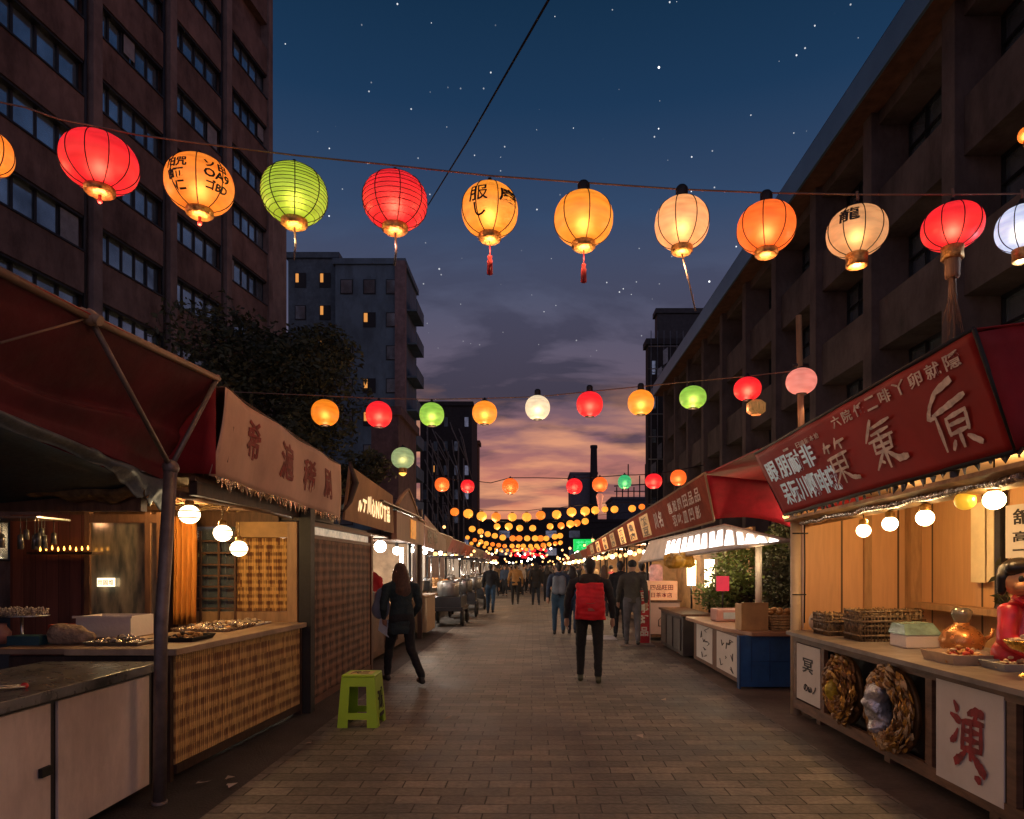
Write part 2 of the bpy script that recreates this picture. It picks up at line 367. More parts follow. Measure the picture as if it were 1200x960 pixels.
# ---------------------------------------------------------------- ground
def ground_mat():
    m=bpy.data.materials.new('brick_pavers'); nt,N,L=nodes(m); b=N['Principled BSDF']
    tc=N.new('ShaderNodeTexCoord'); 
    wn=N.new('ShaderNodeTexNoise'); wn.inputs['Scale'].default_value=2.2; L.new(tc.outputs['Object'],wn.inputs[0])
    mx=N.new('ShaderNodeMix'); mx.data_type='VECTOR'; mx.inputs['Factor'].default_value=.035; L.new(tc.outputs['Object'],mx.inputs['A']); L.new(wn.outputs['Color'],mx.inputs['B'])
    br=N.new('ShaderNodeTexBrick'); br.offset=.5; br.offset_frequency=2; L.new(mx.outputs['Result'],br.inputs['Vector'])
    br.inputs['Scale'].default_value=1; br.inputs['Brick Width'].default_value=.30; br.inputs['Row Height'].default_value=.165; br.inputs['Mortar Size'].default_value=.006; br.inputs['Mortar Smooth'].default_value=.6; br.inputs['Bias'].default_value=0
    br.inputs['Color1'].default_value=(.135,.12,.105,1); br.inputs['Color2'].default_value=(.26,.235,.20,1); br.inputs['Mortar'].default_value=(.035,.030,.026,1)
    n=N.new('ShaderNodeTexNoise'); n.inputs['Scale'].default_value=.8; n.inputs['Detail'].default_value=11; n.inputs['Roughness'].default_value=.65; L.new(tc.outputs['Object'],n.inputs[0])
    cr=N.new('ShaderNodeValToRGB'); cr.color_ramp.elements[0].position=.38; cr.color_ramp.elements[1].position=.60; cr.color_ramp.elements[0].color=(.36,.36,.39,1); cr.color_ramp.elements[1].color=(1.1,1.05,1,1); L.new(n.outputs[0],cr.inputs[0])
    n2=N.new('ShaderNodeTexNoise'); n2.inputs['Scale'].default_value=26; n2.inputs['Detail'].default_value=5; L.new(tc.outputs['Object'],n2.inputs[0])
    c2=N.new('ShaderNodeValToRGB'); c2.color_ramp.elements[0].position=.3; c2.color_ramp.elements[1].position=.7; c2.color_ramp.elements[0].color=(.72,.72,.72,1); c2.color_ramp.elements[1].color=(1.15,1.15,1.15,1); L.new(n2.outputs[0],c2.inputs[0])
    a=N.new('ShaderNodeMix'); a.data_type='RGBA'; a.blend_type='MULTIPLY'; a.inputs['Factor'].default_value=1; L.new(br.outputs[0],a.inputs['A']); L.new(cr.outputs[0],a.inputs['B'])
    a2=N.new('ShaderNodeMix'); a2.data_type='RGBA'; a2.blend_type='MULTIPLY'; a2.inputs['Factor'].default_value=1; L.new(a.outputs['Result'],a2.inputs['A']); L.new(c2.outputs[0],a2.inputs['B'])
    L.new(a2.outputs['Result'],b.inputs['Base Color'])
    rr=N.new('ShaderNodeMapRange'); rr.inputs[1].default_value=.3; rr.inputs[2].default_value=.7; rr.inputs[3].default_value=.48; rr.inputs[4].default_value=.82; L.new(n.outputs[0],rr.inputs[0]); L.new(rr.outputs[0],b.inputs['Roughness'])
    bp=N.new('ShaderNodeBump'); bp.invert=True; bp.inputs['Strength'].default_value=1; bp.inputs['Distance'].default_value=.016; L.new(br.outputs['Fac'],bp.inputs['Height'])
    b2=N.new('ShaderNodeBump'); b2.inputs['Strength'].default_value=.35; b2.inputs['Distance'].default_value=.02; L.new(n2.outputs[0],b2.inputs['Height']); L.new(bp.outputs[0],b2.inputs['Normal']); L.new(b2.outputs[0],b.inputs['Normal'])
    return m
asph=M('shaded_asphalt',(.05,.042,.038),.75,var=.4,scale=1.5,bump=.5,bscale=60)  # tone also holds the stalls' shadow along the left margin
slab=M('worn_slabs',(.13,.095,.075),.7,var=.4,scale=1.2,bump=.4,bscale=25,dirt=.7)
tag(MB().quad((-900,-300,0),(900,-300,0),(900,1500,0),(-900,1500,0)).build('ground',asph,origin=(0,0,0)),kind='structure')
tag(MB().quad((2.5,-6,.004),(5.6,-6,.004),(5.6,90,.004),(2.5,90,.004)).build('pavement',slab,origin=(0,0,0)),kind='structure')
tag(MB().quad((-2.12,-6,.004),(2.5,-6,.004),(2.5,120,.004),(-2.12,120,.004)).build('street',ground_mat(),origin=(0,0,0)),kind='structure')
# ---------------------------------------------------------------- left brick tower (facade turned a little from the street)
D=Vector((.142,1,0)).normalized(); NRM=Vector((D.y,-D.x,0))   # NRM points to the street
def LP(y,z,out=0): 
    return Vector((-20.8+.142*y,y,z))+NRM*out
def lbox(mb,y0,y1,z0,z1,o0,o1):
    vs=[LP(y0,z0,o0),LP(y0,z0,o1),LP(y1,z0,o1),LP(y1,z0,o0),LP(y0,z1,o0),LP(y0,z1,o1),LP(y1,z1,o1),LP(y1,z1,o0)]
    mb.add(vs,[(0,1,2,3),(7,6,5,4),(0,4,5,1),(1,5,6,2),(2,6,7,3),(3,7,4,0)])
tw=thing('office_tower','tall dark red-brown tower with ribbon windows at the left of the street','building',LP(28,0,-4))
H=38.0; piers=[12.5,17,21.5,26.0,30.4,34.7,39.1]; z0s=[12.05-1.4+2.95*k for k in range(-3,9)]
mb=MB()
lbox(mb,12.5,39.5,0,H,-14,-.42)
mb.build('wall_core',brownwall,tw)
mb=MB()
for i in range(len(piers)-1):
    a=piers[i]+.75; b=piers[i+1]
    prev=0
    for z in z0s+[H]:
        lbox(mb,a,b,prev,min(z,H),-.418,0); prev=z+1.4
mb.build('wall',brownwall,tw)
mb=MB()
for p in piers[:-1]: lbox(mb,p+.3,p+.75,0,H,-.41,.14)
lbox(mb,39.1,39.55,0,H,-.41,.10)
mb.build('pilaster',pilm,tw)
mb=MB()
for p in piers[1:-1]:
    mb.tube(LP(p+.14,0,-.1),LP(p+.14,H,-.1),.09,n=8)
mb.build('downpipe',metal_d,tw)
for i in range(len(piers)-1):
    a=piers[i]+.75; b=piers[i+1]
    for j,z in enumerate(z0s):
        if z>30 or (i<2 and z>27): continue
        fr=MB(); n=5 if i%2 else 4
        lbox(fr,a,b,z+1.3,z+1.4,-.36,-.05); lbox(fr,a,b,z,z+.07,-.36,.05)
        for k in range(n+1):
            yy=a+(b-a)*k/n; lbox(fr,max(a,yy-.05),min(b,yy+.05),z+.07,z+1.3,-.34,-.24)
        f=fr.build('window',frame_dark,tw)
        g=MB()
        for k in range(n):
            y0=a+(b-a)*k/n+.05; y1=a+(b-a)*(k+1)/n-.05
            if y1<=y0: continue
            o=-.30+random.uniform(-.03,.03)
            lbox(g,y0,y1,z+.07,z+1.3,o-.02,o)
        g.build('pane',glass,f)
        if random.random()<.22:
            c=MB(); k=random.randrange(n); y0=a+(b-a)*k/n+.06; y1=a+(b-a)*(k+1)/n-.06; lbox(c,y0,y1,z+random.choice((.1,.5)),z+1.28,-.2,-.19)
            c.build('blind',M('pale_blind',(.30,.29,.30),.8),f)
# lower wing past the corner
an=thing('stair_wing','pale plastered wing standing behind the corner of the brown tower','building',LP(44,0,-4))
mb=MB(); lbox(mb,39.61,41.3,0,22.6,-12,.0); mb.build('wall',M('pale_plaster',(.26,.19,.165),.85,var=.25,scale=.7,dirt=.7,bump=.3),an)
mb=MB(); lbox(mb,39.61,41.4,22.6,22.9,-12,.12); mb.build('parapet',concrete,an)
# ---------------------------------------------------------------- right long building
rb=thing('long_warehouse','long dark concrete building with deep window bays and overhanging eave on the right','building',(13,25,0))
XF=10.0; YE=52.0
tops=[14.4,11.15,7.9,4.65]; bays=[.7+3.9*k for k in range(14)]
MB().box(11.1,20,-3,YE,0,15.0).build('wall_core',M('dark_recess',(.06,.05,.045),.8),rb)
mb=MB()
segs=[(0,2.75)]+[(4.65,6.0),(7.9,9.3),(11.15,12.5),(14.4,15.05)]
for z0,z1 in segs: mb.box(XF,11.1,-3,YE,z0,z1)
mb.build('wall',concrete,rb)
mb=MB()
for y in bays: mb.box(XF-.22,11.098,y-.45,y+.05,0,15.04)
mb.build('pilaster',M('pilaster_dark',(.135,.10,.088),.85,var=.3,scale=.9,bump=.3,bscale=9,dirt=.6),rb)
MB().quad((9.2,-3,15.6),(9.2,YE+.5,15.6),(9.2,YE+.5,14.75),(9.2,-3,14.75),.08).build('fascia',M('eave_metal',(.16,.26,.34),.35,metal=.3,var=.2,scale=.4),rb)
mb=MB(); mb.box(9.285,9.99,-3,YE+.5,14.76,14.82); mb.build('soffit',M('soffit_wood',(.16,.075,.045),.7,var=.4),rb)
mb=MB(); mb.add([(9.2,-3,15.62),(9.2,YE+.5,15.62),(15,YE+.5,18.2),(15,-3,18.2),(20,YE+.5,16),(20,-3,16)],[(0,3,2,1),(3,5,4,2)]); mb.build('roof',M('roof_sheet',(.08,.11,.14),.5,metal=.4),rb)
for i in range(len(bays)-1):
    for j,(z0,z1) in enumerate([(12.5,14.4),(9.3,11.15),(6.0,7.9),(2.75,4.65)]):
        a=bays[i]+.05; b=bays[i+1]-.45
        if b>YE: continue
        fr=MB(); n=4
        for k in range(n+1):
            yy=a+(b-a)*k/n; fr.box(10.86,10.94,yy-.03,yy+.03,z0,z1)
        fr.box(10.86,10.95,a,b,z0,z0+.07); fr.box(10.86,10.95,a,b,z1-.07,z1); fr.box(10.86,10.95,a,b,z0+(z1-z0)*.62,z0+(z1-z0)*.62+.05)
        f=fr.build('window',frame_dark,rb)
        MB().box(10.96,11.09,a,b,z0,z1).build('pane',glass,f)
        if (i*7+j*3)%5==0:
            MB().box(10.5,10.84,a+.5,a+1.4,z0-.0,z0+.55).build('air_conditioner',M('ac_casing',(.2,.19,.18),.6),f)
# window pane whose blue-white reflection is put in as emission
lw=MB(); p=PX(925,358,XF+.55); lw.box(10.55,10.6,p.y-.9,p.y+.6,p.z-.35,p.z+.4); lw.build('lit_pane',M('blue_reflection_glass',(.3,.5,.6),.4,emit=.35,ecol=(.35,.65,.8),var=.9,scale=4),rb)  # not a lit window: the emission stands in for a reflection
# ---------------------------------------------------------------- buildings further back
def block(name,label,x0,x1,y0,y1,h,wm,rows,cols,wz=1.3,ww=.5,lit=(),side=None,z0=3.0,roof=None,fh=2.9):
    t=thing(name,label,'building',((x0+x1)/2,(y0+y1)/2,0))
    MB().box(x0,x1,y0,y1,0,h).build('wall',wm,t)
    MB().box(x0-.2,x1+.2,y0-.2,y1+.2,h,h+.5).build('parapet',wm,t)
    wlit=EM('lit_window',(.9,.36,.08),.8)
    for r in range(rows):
        z=h-2.6-fh*r
        if z<z0: break
        for c in range(cols):
            if random.random()<.25: continue
            cx=x0+(x1-x0)*(c+.5)/cols; hw=(x1-x0)/cols*ww/2
            l=(r,c) in lit
            wd=MB().box(cx-hw,cx+hw,y0-.06,y0-.003,z,z+wz).build('window',frame_dark,t)
            MB().box(cx-hw+.08,cx+hw*(-.15 if l else 1)-.08,y0-.09,y0-.062,z+(.45 if l else .08),z+wz-.08).build('pane',wlit if l else glass,wd)
    return t
slate=M('slate_wall',(.13,.20,.26),.8,var=.25,scale=.3,dirt=.5)
L2=block('apartment_tower','grey-blue apartment tower with a few lit windows behind the dark tree',-17.4,-11.4,60,66.6,28.2,slate,9,3,lit={(1,1),(2,1),(3,1),(4,1)},ww=.55)
mb=MB(); mb.box(-12.1,-11.2,59.6,60.3,0,28.4); mb.build('corner_pier',M('mauve_render',(.25,.17,.17),.8,dirt=.5),L2)
for k in range(7):
    z=26-3*k; mb=MB(); mb.box(-11.39,-10.5,61.5,65.5,z-1.3,z-1.15); mb.box(-10.55,-10.5,61.5,65.5,z-1.15,z-.2); mb.build('balcony',slate,L2)
block('stepped_tower','blue-grey tower with a vertical strip of lit windows left of the grey one',-21.9,-17.5,61,68,29.2,M('blue_slate_wall',(.11,.16,.20),.8,dirt=.4),9,2,lit={(0,0),(0,1),(1,1),(2,1),(3,1)},ww=.45)
block('side_block','plain mauve block wall rising behind the left stall signs',-9.5,-7.9,40,46,10.5,M('mauve_block',(.16,.095,.10),.8,dirt=.6),0,1)
dk=M('dark_block',(.035,.032,.036),.85,dirt=.5)
b5=block('dark_block','dark block covered in pipes and cables beyond the left tower',-13.6,-7.4,82,90,21,dk,6,5,lit={(2,1)})
mb=MB()
rr=random.Random(5)
for k in range(26):
    x=rr.uniform(-13,-8.6); z=rr.uniform(5,19); mb.path([(x,81.6,z),(x+rr.uniform(.2,1.2),81.4,z-rr.uniform(1,2)),(x+rr.uniform(.6,2),81.6,z-rr.uniform(3,6))],.06,6)
for k in range(9): x=-13.3+k*.62; mb.tube((x,81.7,1),(x,81.7,rr.uniform(10,20)),.09,n=6)
mb.build('pipes',M('pale_pipe',(.22,.19,.17),.6),b5)
block('brick_stack','slim brown brick tower at the far left end of the street',-8.2,-7.3,91,93,18,M('brick_tower',(.20,.10,.06),.8),0,1)
b6=block('scaffold_tower','dark tower with pipe scaffolding behind the right building',9.75,12.6,58,59.3,20.5,dk,6,3)
mb=MB(); 
for k in range(6): x=9.9+k*.54; mb.tube((x,57.4,4),(x,57.4,21.5),.035,n=5)
for k in range(9): mb.tube((9.7,57.4,5+k*1.9),(12.7,57.4,5+k*1.9),.05,n=5)
for k in range(7): mb.add([(9.9+.5*(k%4),57.3,9+1.6*k),(10.3+.5*(k%4),57.3,9.2+1.6*k),(10.3+.5*(k%4),57.35,10.5+1.6*k),(9.9+.5*(k%4),57.35,10.2+1.6*k)],[(0,1,2,3)])
for k in range(5): mb.tube((9.9+k*.54,57.4,5+k*3),(10.44+k*.54,57.4,7+k*3),.03,n=5)
mb.build('scaffold',M('galvanised',(.22,.22,.23),.5,metal=.6),b6)
block('upper_tower','taller dark block rising above the pipe scaffolding on the right',12.9,17.9,71,72.5,28.0,M('dark_block2',(.05,.05,.056),.8),6,3)
block('mill_block','distant grey block beside a chimney at the street end',8.2,14,150,160,22,M('hazy_block',(.13,.12,.14),.9),0,1)
t=thing('chimney','tall black chimney standing beyond the end of the street','chimney',(13.2,149,0)); MB().lathe([(1.0,0),(.85,20),(.7,27.5),(.8,27.6),(.8,28.2),(.001,28.2)],(13.2,149,0),12).build('stack',dk,t)
block('low_hall','low dark hall closing the far end of the street',-22,24,112,120,9.0,M('low_hall',(.03,.026,.028),.9),2,12,z0=2)
block('far_roof','low distant rooftop in front of the sunset glow',2,9,140,146,13.4,M('hazy2',(.11,.09,.11),.9),0,1)
block('plant_room','rooftop plant room seen beyond the hall on the right',15,23,130,140,14.5,M('hazy3',(.07,.07,.09),.9),0,1)
t=thing('roof_crane','spindly rooftop rig of poles beyond the green lantern','crane',(19,131,14.5)); mb=MB()
for k in range(6): mb.tube((16+k*1.1,131,14.5),(16+k*1.1,131,17+2.2*(k%3)),.12,n=5)
mb.tube((15.5,131,17.2),(22.5,131,17.6),.12,n=5); mb.tube((15.5,131,16.2),(22.5,131,16.2),.1,n=5); mb.build('lattice',dk,t)
# ---------------------------------------------------------------- trees
def tree(name,label,base,h,cr,cz,rx,rz,nl,ls,mat,seed,lobes=9):
    t=thing(name,label,'tree',base); rr=random.Random(seed); b=Vector(base); mb=MB()
    mb.path([b,b+Vector((.1,0,h*.3)),b+Vector((-.1,.1,h*.62))],[.26,.2,.12],8)
    cs=[]
    for k in range(lobes):
        a=rr.uniform(0,2*pi); q=rr.uniform(.25,.8); c=b+Vector((cos(a)*rx*q,sin(a)*rx*q,cz+rr.uniform(-.75,.75)*rz)); cs.append((c,rr.uniform(.38,.6)*rx))
        mb.path([b+Vector((0,0,h*rr.uniform(.3,.6))),(b+Vector((0,0,h*.6))+c)/2,c],[.11,.07,.03],6)
    mb.build('trunk',bark,t)
    lf=MB(); vs=[];fs=[]
    for i in range(nl):
        c,r=cs[rr.randrange(len(cs))]; d=Vector((rr.gauss(0,1),rr.gauss(0,1),rr.gauss(0,1))).normalized(); q=r*(rr.random()**.35)*(1+.35*noise.noise(d*2.3+c))
        p=c+Vector((d.x*q,d.y*q,d.z*q*.72)); u=Vector((rr.gauss(0,1),rr.gauss(0,1),rr.gauss(0,.6))).normalized(); w_=u.cross(Vector((rr.gauss(0,1),rr.gauss(0,1),rr.gauss(0,1)))).normalized(); s=ls*rr.uniform(.5,1.3)
        o=len(vs); vs += [p-u*s,p+w_*s*.4,p+u*s,p-w_*s*.4]; fs.append((o,o+1,o+2,o+3))
    lf.add(vs,fs); lf.build('crown',mat,t)
tree('street_tree','dark leafy tree standing between brown tower and left stall roofs',(-9.9,25,0),9,0,8.1,3.1,2.4,17000,.12,leaf,3,lobes=17)
tree('street_tree','smaller dark tree tucked under the larger one above the cream sign',(-6.9,22,0),6,0,4.9,2.0,1.4,9000,.11,leaf,8)
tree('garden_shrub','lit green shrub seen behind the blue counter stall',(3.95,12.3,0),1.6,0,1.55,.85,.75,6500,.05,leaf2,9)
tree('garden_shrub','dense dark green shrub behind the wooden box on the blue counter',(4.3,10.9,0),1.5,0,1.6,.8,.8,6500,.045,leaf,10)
# ---------------------------------------------------------------- lanterns
def shade_mat(name,col,st=.8,tr=.24,rings=0,trc=None):
    k='shade_'+name
    if k in MATS: return MATS[k]
    m=bpy.data.materials.new(k); nt,N,L=nodes(m); N.remove(N['Principled BSDF'])
    e=N.new('ShaderNodeEmission'); e.inputs[1].default_value=st
    tc=N.new('ShaderNodeTexCoord'); n=N.new('ShaderNodeTexNoise'); n.inputs['Scale'].default_value=3; n.inputs['Detail'].default_value=6
    mp=N.new('ShaderNodeMapping'); mp.inputs['Scale'].default_value=(2,2,9); L.new(tc.outputs['Object'],mp.inputs[0]); L.new(mp.outputs[0],n.inputs[0])
    cr=N.new('ShaderNodeValToRGB'); cr.color_ramp.elements[0].color=rgba([c*.68 for c in col]); cr.color_ramp.elements[1].color=rgba([c*1.15 for c in col]); cr.color_ramp.elements[0].position=.35; cr.color_ramp.elements[1].position=.65
    L.new(n.outputs[0],cr.inputs[0])
    # the bulb's hot spot, painted into the emission as a band by height
    gs=N.new('ShaderNodeSeparateXYZ'); L.new(tc.outputs['Generated'],gs.inputs[0]); mr=N.new('ShaderNodeValToRGB'); els=mr.color_ramp.elements
    els[0].position=0; els[0].color=(.1,.1,.1,1); els[1].position=1; els[1].color=(0,0,0,1); ee=els.new(.42); ee.color=(.75,.75,.75,1); ee=els.new(.62); ee.color=(.12,.12,.12,1); L.new(gs.outputs['Z'],mr.inputs[0])
    hx=N.new('ShaderNodeMix'); hx.data_type='RGBA'; h_=HOT.get(name,[min(1,c*1.3+.1) for c in col]); hx.inputs['B'].default_value=rgba([.6*a+.4*b for a,b in zip(h_,col)]); L.new(cr.outputs[0],hx.inputs['A'])
    hm_=N.new('ShaderNodeMath'); hm_.operation='MULTIPLY'; hm_.inputs[1].default_value=.24; L.new(mr.outputs[0],hm_.inputs[0]); L.new(hm_.outputs[0],hx.inputs['Factor']); L.new(hx.outputs['Result'],e.inputs[0])
    g=N.new('ShaderNodeBsdfRefraction'); g.inputs['Roughness'].default_value=1.0; g.inputs['IOR'].default_value=1.35; g.inputs['Color'].default_value=rgba(trc or [min(1,c+.10) for c in col])
    d=N.new('ShaderNodeBsdfPrincipled'); d.inputs['Base Color'].default_value=rgba([c*.5 for c in col]); d.inputs['Roughness'].default_value=.45
    a=N.new('ShaderNodeMixShader'); a.inputs[0].default_value=tr; L.new(d.outputs[0],a.inputs[1]); L.new(g.outputs[0],a.inputs[2])
    s=N.new('ShaderNodeAddShader'); L.new(a.outputs[0],s.inputs[0]); L.new(e.outputs[0],s.inputs[1])
    L.new(s.outputs[0],N['Material Output'].inputs[0]); MATS[k]=m; return m
CL={'red':(.80,.018,.026),'yellow':(.90,.29,.022),'amber':(.85,.22,.02),'green':(.36,.47,.03),'peach':(.80,.34,.12),'cream':(.60,.28,.11),'orange':(.92,.15,.02),'white':(.55,.6,.78),
    'ivory':(.75,.62,.42),'softgreen':(.26,.48,.06),'pink':(.75,.24,.18),'sage':(.26,.32,.15),'dimamber':(.75,.22,.01),'jade':(.05,.42,.16)}
HOT={'red':(1,.18,.08),'yellow':(1,.75,.3),'amber':(1,.7,.2),'green':(.9,1,.2),'peach':(1,.8,.5),'cream':(1,.7,.35),'orange':(1,.5,.1),'white':(.8,.9,1)}
bulb_m=EM('lantern_bulb',(1,.72,.35),60)
brass=M('gilt_band',(.55,.30,.09),.38,metal=.7,var=.6,scale=25,bump=.5,bscale=60)
capm=M('lantern_cap',(.015,.012,.012),.5)
ribm=M('lantern_rib',(.03,.01,.008),.6,var=.1,bump=0)
def prof(d,h,a=.92,n=16,cut=.94):
    out=[]
    for i in range(n+1):
        t=-cut+2*cut*i/n; r=(1-abs(t)**2.25)**.5 if abs(t)<1 else 0
        out.append((max(r,.26)*d/2,t/cut*h/2))
    return out
def lantern(label,px,py,Y,wpx,hpx,c,ribs=9,rings=0,text=None,tassel=None,ring='flat',top='cap',rope_y=None,power=10,group='big paper lanterns strung over the near street',tilt=0,cat='lantern'):
    st=math.sqrt(1+((px-VX)/F)**2); d=wpx/F*Y/st; h=hpx/F*Y*(.90 if Y<7 else 1)/math.sqrt(1+((py-VY)/F)**2)
    c0=P(px,py,Y)
    t=thing('paper_lantern',label,cat,c0,group)
    sh=MB().lathe(prof(d,h),c0,32).build('shade',shade_mat(c,CL[c],.95 if c!='peach' else 1.1),t)
    pr=prof(d,h)
    if ribs:
        rb=MB()
        for k in range(ribs):
            a=2*pi*k/ribs+.35; rb.path([c0+Vector((r*1.008*cos(a),r*1.008*sin(a),z)) for r,z in pr],.0038,5,False)
        rb.build('ribs',ribm,t)
    if rings:
        rb=MB(); pr2=prof(d,h,n=rings)
        for r,z in pr2[1:-1]: rb.path([c0+Vector((r*1.006*cos(2*pi*k/28),r*1.006*sin(2*pi*k/28),z)) for k in range(29)],.0024,4,False)
        rb.build('hoops',ribm,t)
    b=c0-Vector((0,0,h/2)); r0=pr[0][0]; tp=c0+Vector((0,0,h/2))
    if ring=='none': MB().lathe([(r0*1.0,.006),(r0*1.02,-.006),(.001,-.008)],b,16).build('bottom_cap',capm,t)
    elif ring=='flat':
        MB().lathe([(r0*1.03,.012),(r0*1.12,.004),(r0*1.12,-.03),(r0*.9,-.045),(r0*.5,-.048),(.001,-.048)],b,24).build('bottom_ring',brass,t)
    elif ring=='deep':
        MB().lathe([(r0*1.0,.012),(r0*1.05,.0),(r0*.98,-.04),(r0*1.02,-.085),(r0*.85,-.09),(r0*.5,-.092),(.001,-.092)],b,24).build('bottom_ring',brass,t)
    MB().lathe([(r0*.92,-.012),(r0*.98,0),(r0*.7,.02),(.02,.035),(.012,.06),(.001,.06)],tp,20).build('top_cap',capm,t)
    bm=MB().ball(c0-Vector((0,0,h*.10)),.026,n=10,m=6).build('bulb',bulb_m,t)
    z0=b.z-(.045 if ring=='flat' else .09)
    if tassel=='red':
        MB().tube((b.x,b.y,z0),(b.x,b.y,z0-.10),.004,n=5).build('cord',redink,t)
        MB().lathe([(.001,0),(.018,-.01),(.014,-.03),(.02,-.05),(.022,-.14),(.001,-.15)],(b.x,b.y,z0-.10),10).build('tassel',M('red_tassel',(.35,.01,.02),.8,stretch=(40,40,1)),t)
    elif tassel=='dark':
        MB().path([(b.x,b.y,z0),(b.x+.01,b.y,z0-.12),(b.x-.005,b.y,z0-.24)],.008,6).build('tassel',M('grey_chain',(.1,.1,.11),.5),t)
    elif tassel=='knob':
        MB().lathe([(.001,0),(.012,-.005),(.01,-.025),(.018,-.045),(.012,-.06),(.001,-.062)],(b.x,b.y,z0),10).build('tassel',redink,t)
    elif tassel=='wire':
        MB().path([(b.x,b.y,z0),(b.x+.05,b.y,z0-.2),(b.x+.1,b.y,z0-.42)],.006,5).build('tassel',M('grey_wire',(.2,.15,.12),.6),t)
    elif tassel=='straw':
        mb=MB(); mb.lathe([(.055,0),(.05,-.1),(.048,-.13),(.001,-.13)],(b.x,b.y,z0),14); mb.build('straw_collar',M('straw',(.2,.12,.07),.8,stretch=(30,30,1),var=.5),t)
        mb=MB(); rr=random.Random(4)
        for k in range(26):
            a=rr.uniform(0,6.28); mb.path([(b.x+.02*cos(a),b.y+.02*sin(a),z0-.12),(b.x+.03*cos(a),b.y+.03*sin(a),z0-.3),(b.x+rr.uniform(.02,.09)*cos(a),b.y+.06*sin(a),z0-rr.uniform(.38,.6))],.0026,4)
        mb.build('straw_tail',MATS['straw'],t)
    if top=='loop': MB().path([tp+Vector((0,0,.05)),tp+Vector((.01,0,.08)),tp+Vector((0,0,.13))],.01,6).build('hook',cord,t)
    if top=='plug': MB().lathe([(.045,0),(.045,.07),(.03,.09),(.001,.09)],tp+Vector((0,0,.01)),12).build('plug',capm,t)
    if text:
        mb=MB()
        for (s,u0,u1,v0,v1,bold) in text:    # angle span (deg, 0 = towards camera) and height span in -1..1
            vs,fs=text_geo(s,bold); out=[]
            base_a=math.atan2(-c0.y,-c0.x)
            for p in vs:
                a=base_a+R(u0+(u1-u0)*p.x); zz=(v0+(v1-v0)*p.y); q=zz*.94
                r=((1-abs(q)**2.25)**.5)*d/2*1.012+.003+p.z*.001
                out.append(c0+Vector((r*cos(a),r*sin(a),zz*h/2)))
            mb.add(out,fs)
        mb.build('lettering',ink,t)
    if power:
        l=bpy.data.lights.new('lantern_light','POINT'); l.energy=power; l.shadow_soft_size=.05
        hc=CL[c]; l.color=(1,.35+.5*hc[1],.2+.35*hc[2]) if c!='white' else (.75,.85,1)
        o=bpy.data.objects.new('lamp',l); COL.objects.link(o); o.parent=t; o.location=(0,0,-h/2-.13 if tassel!='straw' else -h/2-.1)
    return t
YF=5.0
BIG=[("plain orange lantern cut off by the left edge of the photo",-12,180,62,62,'amber',9,0,None,None,'flat','cap'),
 ("wide red lantern with dark ribs and a glass foot, in front of the brown tower",117,191,97,78,'red',11,0,None,'knob','flat','cap'),
 ("orange lantern with two blocks of black writing, against the brown tower",234,217,84,76,'amber',8,0,None,'knob','flat','cap'),
 ("lime green lantern with fine hoops and a dark foot",345,228,79,78,'green',8,15,None,'dark','flat','cap'),
 ("red lantern with fine hoops hanging over the grey tower",463,236,76,74,'red',8,11,None,'dark','flat','cap'),
 ("yellow lantern with brushed black characters and a thin red tassel",574,247,66,72,'yellow',8,0,None,'red','flat','cap'),
 ("plain golden lantern with a red tassel and black plug cap",684,257,69,70,'yellow',7,0,None,'red','flat','plug'),
 ("pale peach lantern with a bright white heart, trailing a long wire",799,262,64,70,'peach',8,0,None,'wire','flat','plug'),
 ("orange lantern with streaky colour, where the string meets the roof edge",898,267,70,66,'orange',8,0,None,None,'flat','plug'),
 ("cream lantern with one small black character and a deep gold foot",1004,272,74,66,'cream',9,0,None,None,'deep','loop'),
 ("red lantern with a straw collar and tail above the red sign",1116,266,77,60,'red',9,0,None,'straw','deep','loop'),
 ("bluish white lantern at the right edge of the photo",1197,268,66,62,'white',9,0,None,None,'deep','loop')]
TX={2:[("阳咒",-58,-20,.02,.40,.03),("師",-56,-26,-.40,-.02,.03),("V二",-52,-26,-.72,-.46,.03),("ソ日",6,46,.14,.44,.03),("OA9",6,52,-.22,.10,.03),("ゴBD",10,52,-.60,-.28,.03)],
    5:[("服",-44,-4,-.14,.48,.012),("し",-34,-10,-.66,-.2,.012),("慶",18,66,-.14,.44,.012)],
    9:[("龍",-34,6,.0,.62,.02)]}
for i,(lb,px,py,wp,hp,c,rib,rg,tx,ta,rn,tp) in enumerate(BIG):
    lantern(lb,px,py,YF,wp,hp,c,rib,rg,TX.get(i),ta,rn,tp,power=8)
def rope(name,label,pts,r,mat=cord,group=None):
    o=MB().path(pts,r,6).build(name,mat); tag(o,label,'rope',group); return o
rp=[(-120,95),(30,126),(70,140),(117,149),(160,158),(234,168),(345,182),(463,194),(574,206),(684,214),(799,222),(898,226),(1004,228),(1116,228),(1197,227),(1330,221)]
rope('lantern_string','brown cord carrying the big lanterns across the near street',[P(x,y,YF) for x,y in rp],.006)
mb=MB(); a=P(660,-30,9); b=P(502,240,22); mb.path([a,(a*.5+b*.5)-Vector((0,0,.08)),b],.02,6); tag(mb.build('overhead_cable',M('black_cable',(.01,.01,.012),.6)),'black overhead cable slanting across the starry sky','cable')
